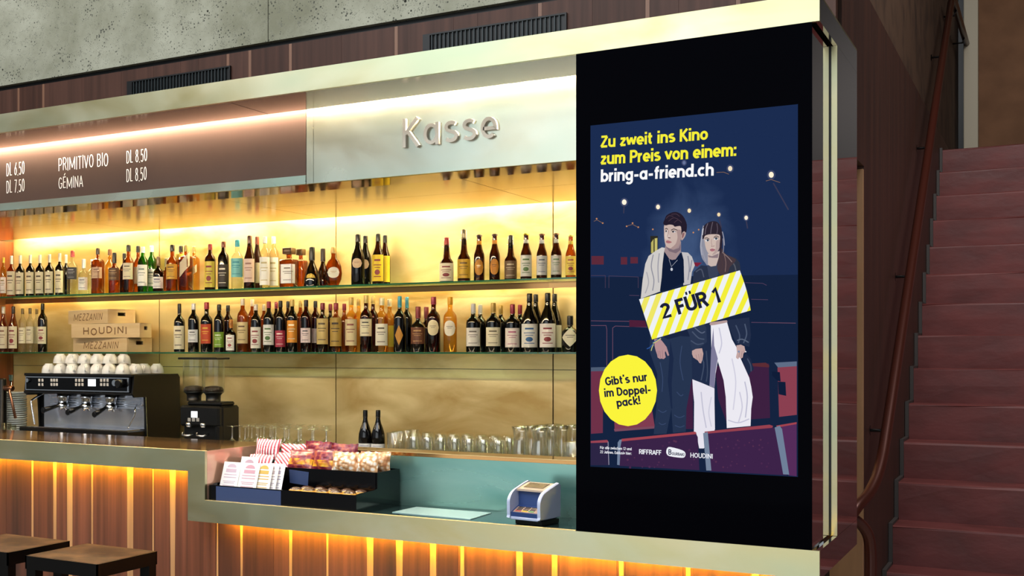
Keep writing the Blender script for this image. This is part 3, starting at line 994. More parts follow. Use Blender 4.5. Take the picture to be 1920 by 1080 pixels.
q = [onY(*p, 0) for p in ((1107, 875), (1496, 893), (1496, 196), (1107, 235))]
xa, xb, za, zb = q[0].x, q[1].x, 1.121, 2.264
POS.add([(xa, .0008, za), (xb, .0008, za), (xb, .0008, zb), (xa, .0008, zb)], [(0, 1, 2, 3)], 0)

# lights of the auditorium
for c, r, h in (((271, 597), 13, 'fff6df'), ((461, 624), 11, 'fff0d2'), ((637, 645), 10, 'f6e2b4'), ((803, 667), 9, 'f3dcae'), ((957, 685), 10, 'fff1d8'), ((867, 408), 12, 'f2e2c2'), ((1098, 443), 14, 'fff4d6'), ((608, 375), 9, '67759a')):
    dot('3d4667', c, r / 3 * 1.7, T, r / 3 * 1.9)
    dot(h, c, r / 3, T, r / 3 * 1.2)
for c in ((116, 690), (318, 715), (150, 715), (350, 738), (285, 733), (432, 750), (690, 752), (660, 768)):
    dot('c98a5e', c, 1.5, T)
for p in (((1068, 478), (1098, 470), (1148, 487)), ((285, 732), (318, 722), (352, 740)), ((100, 705), (118, 697), (152, 716)), ((790, 430), (830, 428), (860, 440))):
    pline('8b6a52', p, .9, T)
for p in (((271, 612), (268, 660)), ((1110, 490), (1150, 560), (1195, 640)), ((805, 690), (818, 740)), ((958, 705), (965, 745))):
    pline('3b3a52', p, 2.2, T)
# exit door slit with yellow light
shape('2b2a22', ((158, 290), (214, 290), (214, 418), (158, 418)), A)
shape('b9b063', ((163, 340), (182, 312), (182, 418), (163, 418)), A)
shape('c4bb6e', ((190, 308), (210, 305), (210, 418), (190, 418)), A)
# rows of seats
shape('15233f', ((1107, 520), (1496, 515), (1496, 893), (1107, 875)))
for x0, x1, y0, y1 in ((1109, 1132, 480, 496), (1164, 1176, 482, 496), (1182, 1196, 482, 494)):
    shape('5d2a3a', ((x0, y0), (x1, y0), (x1, y1), (x0, y1)))
shape('7b2038', ((480, 488), (545, 490), (510, 520), (485, 510)), A)
for p in (((85, 1010), (165, 1010), (165, 1080)), ((185, 1080), (185, 1012), (350, 1018), (350, 1080))):
    pline('4f3f55', p, .9, T)
for p in (((95, 35), (190, 35), (195, 60), (195, 290)), ((232, 290), (232, 50), (250, 38), (450, 45)), ((95, 5), (430, 10)), ((1110, 15), (1390, 20))):
    pline('6b4a60', p, 1.2, S)
for p in (((870, 640), (1000, 645), (1030, 660)), ((915, 765), (1040, 768)), ((920, 938), (1040, 940)), ((0, 735), (75, 737))):
    pline('54405c', p, 1.0, A)
shape('4e1f38', ((0, 920), (118, 925), (130, 972), (0, 972)), A)
shape('6e3148', ((95, 325), (172, 320), (170, 715), (95, 720)), S)
shape('4d5b72', ((95, 300), (200, 297), (195, 322), (95, 325)), S)
shape('803c50', ((240, 560), (480, 560), (500, 685), (245, 705)), S)
shape('7b4a5c', ((240, 690), (500, 672), (500, 686), (245, 706)), S)
shape('402040', ((690, 300), (740, 300), (740, 690), (690, 690)), S)
shape('3d2040', ((880, 290), (1220, 275), (1228, 620), (950, 640), (900, 500)), S)
shape('5c2c34', ((1110, 275), (1200, 270), (1222, 285), (1222, 300), (1110, 292)), S)
shape('8a3f50', ((1275, 300), (1397, 292), (1397, 600), (1285, 613)), S)
shape('5f6d86', ((1255, 270), (1397, 262), (1397, 292), (1278, 300)), S)
shape('101d38', ((1278, 390), (1325, 392), (1330, 480), (1282, 470)), S)
shape('101d38', ((1240, 325), (1290, 330), (1295, 390), (1275, 385), (1240, 350)), S)

# the man
shape('26344f', ((155, 230), (165, 120), (240, 110), (470, 100), (495, 200), (492, 440), (445, 690), (440, 870), (340, 880), (328, 690), (290, 885), (190, 890), (214, 650), (218, 420), (170, 280)), L)
shape('1c2946', ((320, 160), (345, 300), (330, 500), (336, 690), (325, 690), (300, 480)), L)
for p in (((240, 330), (260, 450), (255, 560)), ((410, 200), (395, 330), (420, 470)), ((370, 560), (400, 590), (420, 580)), ((225, 700), (260, 720), (290, 705)), ((350, 740), (390, 760), (430, 745)), ((230, 800), (255, 815), (285, 805)), ((355, 820), (395, 835), (430, 822))):
    pline('38486a', p, 1.5, L, 3)
shape('1a2540', ((235, 90), (470, 60), (470, 130), (400, 125), (300, 150), (240, 120)), L)
shape('cfcbc8', ((245, 375), (200, 400), (145, 440), (120, 500), (100, 620), (86, 760), (235, 705), (262, 470), (270, 380)), A)
shape('c3bfc0', ((385, 410), (440, 415), (470, 445), (492, 510), (470, 560), (458, 650), (405, 660), (410, 520)), A)
for h, p in (('8f8f9b', ((180, 430), (165, 520), (185, 620), (175, 700))), ('9a99a4', ((225, 420), (215, 520), (220, 640))), ('8f8f9b', ((440, 440), (450, 530), (440, 620))), ('a9a7ad', ((130, 560), (145, 640), (120, 720))), ('87889a', ((470, 470), (455, 560)))):
    pline(h, p, 2.0, A, 4)
shape('101c36', ((262, 405), (300, 460), (345, 468), (392, 410), (408, 470), (412, 640), (300, 690), (230, 705), (243, 600), (250, 500)), A)
shape('a08a8c', ((268, 380), (262, 405), (300, 462), (322, 470), (348, 465), (388, 405), (388, 330), (275, 340)), A)
shape('7c6a74', ((275, 372), (330, 395), (372, 380), (386, 345), (385, 395), (350, 420), (300, 405)), A)
pline('b9bdca', ((298, 465), (316, 520), (362, 470)), .7, A)
dot('c8ccd6', (318, 540), 2.2, A, 3)
shape('c9b3aa', ((200, 320), (195, 420), (197, 500), (208, 580), (225, 625), (262, 655), (330, 668), (385, 640), (430, 560), (450, 470), (445, 350), (330, 320), (260, 300)), Fc, 3)
shape('a98f8c', ((380, 400), (440, 400), (446, 480), (430, 560), (385, 640), (330, 668), (290, 662), (360, 600), (390, 500)), Fc, 3)
shape('d8c6bd', ((215, 430), (250, 430), (275, 480), (285, 510), (255, 530), (215, 530), (205, 480)), Fc, 3)
shape('b7a09a', ((450, 430), (498, 412), (512, 445), (490, 505), (446, 545)), Fc, 3)
shape('8a5f62', ((462, 450), (490, 435), (478, 490), (455, 515)), Fc, 3)
shape('241d2c', ((183, 300), (205, 240), (230, 185), (300, 145), (370, 135), (440, 165), (490, 225), (525, 320), (515, 430), (490, 415), (462, 430), (448, 470), (440, 350), (400, 340), (350, 348), (325, 325), (270, 318), (215, 330)), Fc, 3)
for p in (((225, 230), (270, 190), (330, 200)), ((260, 270), (330, 220), (400, 240)), ((340, 290), (400, 250), (450, 290)), ((300, 170), (370, 165), (420, 200))):
    pline('4a3844', p, 1.2, Fc, 4)
pline('3b2c33', ((208, 385), (228, 372), (252, 388)), 1.4, Fc)
pline('33262e', ((295, 398), (335, 380), (388, 398)), 1.5, Fc)
dot('d9d6da', (231, 414), 2.2, Fc, 1.6); dot('23242f', (226, 413), 1.3, Fc, 1.7)
dot('d0ced4', (336, 420), 3.4, Fc, 1.7); dot('1f202b', (326, 419), 1.7, Fc, 1.8)
pline('4a373c', ((300, 412), (340, 407), (372, 420)), .8, Fc)
pline('9b7f7b', ((258, 400), (255, 450), (245, 492)), 1.0, Fc)
shape('826668', ((246, 498), (290, 502), (286, 518), (255, 515)), Fc)
shape('b27377', ((222, 560), (250, 545), (300, 565), (305, 575), (265, 590), (230, 580)), Fc, 3)
pline('7f4a52', ((225, 566), (262, 568), (302, 572)), .6, Fc)

# the woman
shape('202c48', ((640, 20), (645, 300), (625, 505), (560, 490), (490, 462), (486, 250), (570, 195), (575, 180), (490, 160), (462, 100), (440, 40), (640, 0)), L)
shape('2b3751', ((445, 60), (560, 0), (600, 60), (605, 170), (570, 200), (495, 250), (478, 190), (470, 120)), L)
for h, p in (('4a566e', ((490, 90), (540, 140), (585, 150))), ('45516a', ((480, 160), (530, 190), (580, 180))), ('3f4b64', ((520, 260), (580, 330), (560, 470))), ('3a465e', ((600, 240), (610, 400), (600, 480))), ('566078', ((510, 60), (560, 100), (590, 90)))):
    pline(h, p, 2.2, L, 4)
shape('eceaf2', ((635, 25), (760, 12), (800, 150), (845, 230), (872, 310), (935, 450), (950, 520), (962, 600), (950, 690), (945, 825), (760, 842), (752, 600), (735, 470), (690, 320), (672, 420), (664, 530), (625, 510), (640, 250)), L)
shape('7d7a98', ((638, 230), (655, 60), (662, 200), (690, 300), (672, 400), (664, 530), (625, 508), (632, 380)), L)
shape('e6e3ee', ((492, 462), (560, 488), (664, 532), (664, 640), (668, 850), (625, 950), (580, 1000), (545, 1000), (522, 880), (504, 870), (506, 640), (496, 540)), L)
for h, p in (('c3c2d4', ((560, 560), (575, 700), (600, 840))), ('cfcede', ((640, 600), (620, 720), (640, 830))), ('bfbed2', ((900, 480), (920, 600), (905, 760))), ('d2d0e0', ((800, 300), (830, 480), (810, 700))), ('c6c5d8', ((770, 780), (850, 800), (935, 770))), ('c9c8da', ((700, 60), (720, 180), (700, 260))), ('cccadb', ((860, 560), (880, 680), (850, 800)))):
    pline(h, p, 2.2, L, 4)
shape('b59a98', ((632, 20), (700, 10), (762, 2), (764, 18), (700, 32), (634, 42)), L, 2)
shape('232e48', ((760, 0), (935, -20), (948, 120), (935, 210), (905, 200), (890, 190), (838, 190), (800, 110)), L)
shape('1f2a45', ((880, 300), (910, 260), (945, 300), (972, 385), (945, 405), (930, 430), (905, 380)), L)
for h, p in (('46526b', ((830, 40), (860, 120), (850, 180))), ('4c5870', ((900, 30), (915, 110), (890, 180))), ('59647a', ((840, 160), (880, 150), (930, 175))), ('414d66', ((920, 300), (945, 350), (950, 400)))):
    pline(h, p, 2.2, L, 4)
shape('2a3247', ((478, 640), (482, 560), (540, 510), (590, 515), (600, 640)), A)
shape('2e3444', ((668, 580), (700, 500), (745, 440), (800, 455), (828, 490), (838, 560), (740, 600)), A)
shape('3a4258', ((585, 515), (600, 510), (665, 512), (665, 590), (600, 610)), A)
for h, p in (('4b5266', ((500, 560), (540, 540), (560, 600))), ('575a64', ((760, 470), (790, 510), (800, 550))), ('4a4f60', ((730, 480), (745, 540)))):
    pline(h, p, 2.2, A, 4)
shape('8e8f9e', ((760, 330), (735, 480), (715, 640), (740, 790), (790, 870), (830, 900), (840, 700), (790, 560), (790, 400)), Fc, 3)
shape('46383f', ((1000, 640), (1050, 690), (1090, 745), (1180, 790), (1235, 840), (1150, 930), (1120, 1010), (1040, 1060), (970, 980), (968, 820)), Fc, 3)
shape('c9b6ae', ((828, 740), (832, 900), (875, 925), (950, 912), (985, 800), (1000, 700)), Fc)
shape('8d7a80', ((832, 760), (890, 775), (960, 745), (985, 735), (975, 800), (900, 800), (840, 790)), Fc)
shape('cdb8ae', ((768, 480), (782, 560), (795, 640), (820, 705), (850, 740), (890, 755), (945, 735), (995, 660), (1012, 560), (1008, 470), (960, 440), (850, 440)), Fc, 3)
shape('b39d99', ((950, 560), (1008, 540), (1005, 620), (985, 680), (945, 735), (890, 755), (940, 680)), Fc, 3)
shape('2c2430', ((752, 520), (758, 400), (775, 340), (820, 295), (900, 268), (970, 285), (1020, 360), (1038, 470), (1035, 600), (1015, 740), (1000, 640), (1008, 520), (1000, 470), (950, 458), (850, 460), (790, 480), (772, 520)), Fc, 3)
for h, p in (('b2b2be', ((752, 380), (738, 520), (730, 640), (745, 760))), ('c4c4cc', ((765, 370), (752, 470))), ('9c9cab', ((745, 640), (770, 760), (800, 850))), ('a0a0ae', ((1040, 420), (1062, 520), (1070, 620))), ('8a8794', ((1048, 520), (1058, 640), (1050, 720))), ('8d7a78', ((1040, 720), (1120, 790), (1180, 860))), ('4a3a3e', ((1000, 760), (1040, 880), (1020, 1000))), ('7a6462', ((1060, 730), (1090, 860), (1080, 1000))), ('6e6470', ((830, 300), (800, 380), (790, 460))), ('635a66', ((900, 280), (880, 370), (870, 450))), ('5a505c', ((960, 300), (970, 380), (960, 450)))):
    pline(h, p, 1.4, Fc, 4)
pline('3d2f36', ((780, 520), (815, 508), (852, 530)), 1.3, Fc, 3)
pline('3d2f36', ((915, 505), (950, 482), (992, 500)), 1.3, Fc, 3)
dot('e2e2e8', (822, 546), 4.0, Fc, 2.2); dot('3a4652', (828, 545), 1.9, Fc, 2.1)
dot('e0e0e6', (945, 522), 4.0, Fc, 2.3); dot('3a4652', (950, 521), 1.9, Fc, 2.1)
pline('2f2430', ((788, 540), (820, 528), (850, 545)), .9, Fc, 3)
pline('2f2430', ((915, 520), (948, 503), (980, 520)), .9, Fc, 3)
pline('a98e8a', ((885, 530), (882, 580), (892, 620)), 1.0, Fc, 3)
shape('8f6f70', ((872, 622), (900, 632), (930, 618), (920, 634), (885, 638)), Fc)
shape('b0727c', ((858, 682), (890, 664), (910, 668), (938, 680), (915, 702), (880, 705)), Fc, 3)
pline('7b4854', ((860, 684), (900, 684), (936, 682)), .6, Fc)
# hands
shape('b58f92', ((196, 150), (240, 145), (262, 170), (292, 210), (312, 275), (300, 280), (283, 240), (278, 255), (285, 290), (270, 304), (250, 300), (240, 303), (222, 292), (218, 270), (206, 235), (198, 200)), L)
for p in (((240, 240), (245, 296)), ((258, 235), (262, 298)), ((225, 240), (228, 285))): pline('8d6a72', p, .7, L)
pline('cfd06a', ((186, 182), (215, 165), (248, 143)), 1.6, L); pline('2f57a0', ((184, 176), (212, 160), (245, 138)), 1.6, L)
pline('2f57a0', ((190, 185), (160, 215), (138, 225)), 1.8, L); pline('c9cf86', ((190, 190), (178, 215), (172, 240)), 1.4, L)
shape('c0a09c', ((490, 240), (520, 225), (568, 220), (578, 262), (572, 305), (560, 338), (548, 335), (535, 315), (500, 292), (490, 265)), L)
for p in (((520, 270), (530, 310)), ((540, 265), (550, 325)), ((560, 260), (562, 310))): pline('93747a', p, .7, L)
shape('c4a6a2', ((835, 198), (870, 192), (898, 205), (906, 245), (890, 262), (885, 292), (868, 302), (858, 290), (850, 305), (838, 300), (832, 290), (840, 255)), L)
for p in (((862, 240), (855, 290)), ((880, 240), (872, 296)), ((895, 235), (888, 270))): pline('93747a', p, .7, L)
dot('7d8fae', (854, 246), 2.0, L); dot('e6e9ee', (908, 247), 1.2, L)

# the striped cut-out banner they hold
T0, T1, B0, B1 = (75, 765), (830, 548), (172, 1066), (912, 848)


def ban(t, v):
    tx, ty = T0[0] + (T1[0] - T0[0]) * t, T0[1] + (T1[1] - T0[1]) * t
    bx, by = B0[0] + (B1[0] - B0[0]) * t, B0[1] + (B1[1] - B0[1]) * t
    bow = 10 * math.sin(math.pi * v) * t
    return A((tx + (bx - tx) * v + bow, ty + (by - ty) * v))


shape('eef1f4', [ban(0, 0)] + [ban(i / 8, 0) for i in range(1, 9)] + [ban(1, i / 6) for i in range(1, 7)] + [ban(i / 8, 1) for i in range(7, -1, -1)])
for kk in range(-1, 13):
    c0 = .05 + kk * .122
    q = []
    pts = [(c0, 0), (c0 + .062, 0), (c0 + .062 - .31, 1), (c0 - .31, 1)]
    for bound, sign in ((0.0, 1), (1.0, -1)):
        outp = []
        for i in range(len(pts)):
            a, b = pts[i - 1], pts[i]
            ia, ib = sign * (a[0] - bound) >= 0, sign * (b[0] - bound) >= 0
            if ia != ib:
                f = (bound - a[0]) / (b[0] - a[0]); outp.append((bound, a[1] + (b[1] - a[1]) * f))
            if ib: outp.append(b)
        pts = outp
        if len(pts) < 3: break
    if len(pts) >= 3: shape('f3ee3a' if kk > 1 else 'efe765', [ban(*p) for p in pts])
ptext('1b2038', '2 F\u00dcR 1', A((258, 915)), A((697, 783)), 29, .2, .06)

# headline, badge and small print
ptext('f6ef39', 'Zu zweit ins Kino', (1126.7, 277.5), (1327.5, 262.0), 22.5, .185, .05)
ptext('f6ef39', 'zum Preis von einem:', (1126.7, 309.2), (1381, 292.4), 23.5, .185, .05)
ptext('fafafa', 'bring-a-friend.ch', (1126.7, 341.6), (1338.5, 329.5), 23.5, .185, .05)
dot('fbf43c', (1178, 732), 54.5, None, 67)
ptext('20233c', 'Gibt\u2019s nur', (1136.3, 723.3), (1215, 714), 16, .19, .05)
ptext('20233c', 'im Doppel-', (1134.2, 744.6), (1221.7, 737.4), 16, .19, .05)
ptext('20233c', 'pack!', (1157.6, 763.3), (1202, 757.5), 16, .19, .05)
# nearest row of seats
shape('2c2544', ((95, 772), (200, 765), (208, 780), (210, 918), (95, 918)), S)
shape('9a4453', ((95, 765), (198, 758), (207, 768), (200, 775), (95, 778)), S)
pline('8f8aa0', ((205, 770), (210, 916)), 1.6, S)
shape('3a2347', ((285, 762), (758, 712), (772, 740), (782, 950), (275, 922)), S)
shape('a2444f', ((290, 752), (755, 706), (764, 714), (760, 722), (290, 768)), S)
shape('6f7f98', ((266, 775), (278, 757), (292, 756), (284, 800), (278, 918), (262, 916)), S)
shape('3d2349', ((815, 712), (1235, 668), (1262, 690), (1335, 982), (850, 956)), S)
shape('96414f', ((815, 706), (1225, 662), (1248, 670), (1242, 682), (818, 720)), S)
shape('75859c', ((806, 716), (835, 708), (858, 952), (826, 952)), S)
shape('552c5a', ((1300, 675), (1397, 655), (1397, 988), (1345, 982)), S)
shape('a2444f', ((1268, 668), (1397, 646), (1397, 658), (1275, 680)), S)
shape('6f7f98', ((1258, 680), (1290, 668), (1305, 690), (1350, 978), (1312, 976), (1290, 850)), S)
rn = random.Random(5)
for i in range(70):
    px, py = rn.uniform(300, 1220), rn.uniform(740, 935)
    if 765 < px < 860: continue
    dot(rn.choice(('4b2a50', '56304f', '47274c')), (px, py), rn.uniform(1, 2.2), S)
ptext('eef0f6', 'F\u00fcr alle zwischen 12 und', (1126, 841.5), (1185, 844.2), 5.2, .17, .07)
ptext('eef0f6', '22 Jahren. Exklusiv hier:', (1126, 849.5), (1185, 852.6), 5.2, .17, .07)
ptext('eef0f6', 'RIFFRAFF', (1199, 851), (1241, 853), 9, .17, .05)
shape('eef0f6', ((1250, 846), (1252, 840), (1258, 838), (1280, 844), (1286, 850), (1284, 857), (1276, 858), (1256, 855), (1251, 851)), None, 3)
ptext('202444', 'B', (1254, 852.5), (1259.5, 852.8), 10.5, .17, .05)
ptext('202444', 'OURBAKI', (1260.5, 853), (1283.5, 855), 5.5, .17, .05)
ptext('eef0f6', 'HOUDINI', (1295, 857.5), (1337, 860), 9, .15, .08)
pic = POS.build('screen_picture', MATS, dp)
pic['label'] = 'lit poster of two young people holding a striped 2 for 1 banner'

# ================================================================ SHELVES AND BOTTLES
ZU, ZL = 1.868, 1.503
for nm, z in (('upper', ZU), ('lower', ZL)):
    for (a, b), wh_ in zip(((-5.893, -3.386), (-3.382, -2.129), (-2.125, -1.37)), ('long left-hand', 'middle', 'short right-hand')):
        sh = thing('glass_shelf', f'{wh_} pane of the {nm} green-edged glass bottle shelf', 'shelf', (a, 1.99, z), group='green-edged glass shelves on the brass wall')
        MB().box(a, b, 1.7705, 1.994, z - .008, z).build('glass_pane', M['g_shelf'], sh)
        MB().box(a, b, 1.77, 1.7705, z - .008, z - .0002).build('polished_edge', M['g_edge'], sh)
        if nm == 'upper':
            MB().box(a - .0018, b + .0018, 1.925, 1.928, z - .042, z - .0085).build('added_valance', M['brass_top'], sh)  # added: hides the strip and stands in for the shelf's dark reflection
            MB().box(a + .01, b - .01, 1.935, 1.955, z - .020, z - .012).build('light_strip', M['led_shelf'], sh)

SHAPES = {
    # (fraction of R, fraction of h); the second list is where the cap starts and its radius factor
    'wine': ([(.94, 0), (1, .015), (1, .60), (.93, .66), (.62, .71), (.36, .75), (.31, .80), (.31, 1)], .80, 1.10),
    'burg': ([(.94, 0), (1, .015), (1, .47), (.94, .55), (.70, .66), (.44, .75), (.33, .82), (.31, 1)], .86, 1.1),
    'spirit': ([(.93, 0), (1, .015), (1, .60), (.94, .66), (.70, .71), (.42, .745), (.36, .78), (.36, 1)], .86, 1.14),
    'slim': ([(.93, 0), (1, .015), (1, .66), (.88, .72), (.55, .77), (.38, .81), (.36, 1)], .87, 1.12),
    'beer': ([(.92, 0), (1, .02), (1, .50), (.94, .57), (.62, .69), (.44, .80), (.40, .96), (.44, 1)], .965, 1.12),
    'swing': ([(.92, 0), (1, .02), (1, .40), (.94, .46), (.60, .53), (.47, .62), (.38, .78), (.34, 1)], .70, 1.08),
    'longneck': ([(.93, 0), (1, .015), (1, .50), (.90, .60), (.55, .72), (.42, .80), (.36, 1)], .84, 1.12),
    'squat': ([(.93, 0), (1, .02), (1, .50), (.95, .57), (.66, .64), (.34, .68), (.30, .72), (.30, 1)], .74, 1.25),
    'square': ([(.92, 0), (1, .02), (1, .66), (.92, .70), (.42, .73), (.36, .76), (.36, .86), (.36, 1)], .84, 1.5),
    'cone': ([(.96, 0), (1, .02), (.97, .20), (.70, .42), (.42, .55), (.30, .62), (.28, 1)], .66, 1.25),
    'flask': ([(.45, 0), (.62, .02), (.92, .16), (1, .32), (.90, .50), (.62, .64), (.30, .71), (.24, .76), (.24, 1)], .84, 1.25),
    'oblong': ([(.92, 0), (1, .015), (1, .68), (.90, .73), (.52, .77), (.36, .80), (.36, 1)], .86, 1.12),
}
FACE = math.radians(-90 + 18)     # labels look towards the room, a little to the right


def patch(mb, R, z0, z1, a0, a1, mi, n=8, shape='rect', sq=0.0, eps=.0009):
    """a label lying on the bottle's side"""
    def pt(a, z):
        ca, sa = math.cos(a), math.sin(a)
        k = 1 + sq * (1 / max(abs(ca), abs(sa)) - 1)
        return ((R * k + eps) * ca, (R * k + eps) * sa, z)
    am, zm, ah, zh = (a0 + a1) / 2, (z0 + z1) / 2, (a1 - a0) / 2, (z1 - z0) / 2
    v, f = [], []
    if shape == 'rect':
        for i in range(n + 1):
            a = a0 + (a1 - a0) * i / n
            v += [pt(a, z0), pt(a, z1)]
        f = [(2 * i, 2 * i + 2, 2 * i + 3, 2 * i + 1) for i in range(n)]
    elif shape == 'diag':
        for i in range(n + 1):
            t = i / n; a = a0 + (a1 - a0) * t
            v += [pt(a, z0 + (z1 - z0) * .45 * t), pt(a, z0 + (z1 - z0) * (.55 + .45 * t))]
        f = [(2 * i, 2 * i + 2, 2 * i + 3, 2 * i + 1) for i in range(n)]
    else:
        for i in range(n + 1):
            t = -1 + 2 * i / n
            w = math.sqrt(max(0, 1 - t * t)) if shape == 'oval' else 1 - abs(t)
            v += [pt(am + ah * t, zm - zh * w - 1e-5), pt(am + ah * t, zm + zh * w + 1e-5)]
        f = [(2 * i, 2 * i + 2, 2 * i + 3, 2 * i + 1) for i in range(n)]
    mb.add(v, f, mi, True)


def bottle(row, x, ytop, w, rank, shp, gl, cap, lab, text, group):
    Y = (1.845, 1.935)[rank]
    zs = {'u': ZU, 'l': ZL, 'c': .92}[row]
    if row == 'c': Y = 1.72
    p = onY(x, ytop, Y)
    s = pxm(p.x, Y)
    h = p.z - zs
    R = w / 2 / s
    prof, cs, cr = SHAPES[shp]
    sq = {'square': .85, 'oblong': .8}.get(shp, 0)
    if sq: R *= .86
    t = thing('bottle', text, 'bottle', (p.x, Y, zs + .0005), 0, group)
    t0 = t.location.copy()
    t.location = (0, 0, 0)
    b = MB().lathe([(r * R, q * h * (.985 if q == 1 else 1)) for r, q in prof], seg=20, sq=0)
    if sq:
        b = MB()
        body = [q for q in prof if q[0] > .5]; neck = [q for q in prof if q[0] <= .55]
        b.lathe([(r * R, q * h) for r, q in body], seg=20, sq=sq).lathe([(r * R, q * h) for r, q in neck], seg=16)
    if shp == 'flask':
        b.v = [(a, c * .55, d) for a, c, d in b.v]
    b.build('glass_body', M[gl], t)
    rn_ = prof[-1][0] * R
    cm = MB()
    z0, z1 = cs * h, h
    if shp == 'beer': cm.lathe([(rn_ * 1.25, h * .955), (rn_ * 1.3, h * .965), (rn_ * 1.1, h * .997), (0, h)], seg=16)
    elif shp == 'square': cm.lathe([(R * .62, z0), (R * .68, z0 + .003), (R * .68, z1 - .004), (R * .6, z1)], seg=20, sq=.9)
    else: cm.lathe([(rn_ * cr, z0), (rn_ * cr * 1.02, z0 + .004), (rn_ * cr, z1 - .006), (rn_ * cr * .9, z1)], seg=16)
    cm.build('cap', flat(cap, .3, .2), t)
    if shp == 'swing':
        MB().tube([(rn_ * 1.9, 0, h * .80), (rn_ * 1.2, 0, h * .78), (rn_ * 1.1, 0, h * .97), (-rn_ * 1.1, 0, h * .97), (-rn_ * 1.2, 0, h * .78), (-rn_ * 1.9, 0, h * .80)], .0012, 6).build('wire_closure', M['chrome'], t)
    if lab:
        col, a, c, kind, ink, half = lab
        lm = MB()
        ha = math.radians(half * 1.3 if kind == 'rect' else half * 1.1)
        Rl = R if shp != 'cone' else R * .93
        patch(lm, Rl, a * h, c * h, FACE - ha, FACE + ha, 0, 10, kind, sq)
        if ink:
            d = (c - a) * h
            for f0, f1, g in ((.76, .83, .45), (.60, .63, .6), (.50, .525, .4), (.16, .19, .55)):
                g *= .8 if kind in ('oval', 'diamond') else 1
                if kind in ('oval', 'diamond') and (f0 > .7 or f0 < .3): continue
                if kind == 'diag': continue
                patch(lm, Rl, a * h + d * f0, a * h + d * f1, FACE - ha * g, FACE + ha * g, 1, 6, 'rect', sq, .0013)
            if kind == 'rect' and ink in ('8a2a2a', 'b8842a', '4a6a2a', '2a5a8a'):
                patch(lm, Rl, a * h + d * .24, a * h + d * .44, FACE - ha * .4, FACE + ha * .4, 1, 6, 'oval', sq, .0014)
        if shp == 'flask': lm.v = [(q[0], q[1] * .55, q[2]) for q in lm.v]
        lm.build('label', [flat(col, .55), flat(ink or '333333', .5)], t)
    if shp == 'beer' and lab:
        nm = MB()
        nm.lathe([(.455 * R + .0006, h * .77), (.425 * R + .0006, h * .86)], seg=16, cap=False)
        nm.build('neck_label', flat(lab[0], .5), t)
    t.location = t0
    return t


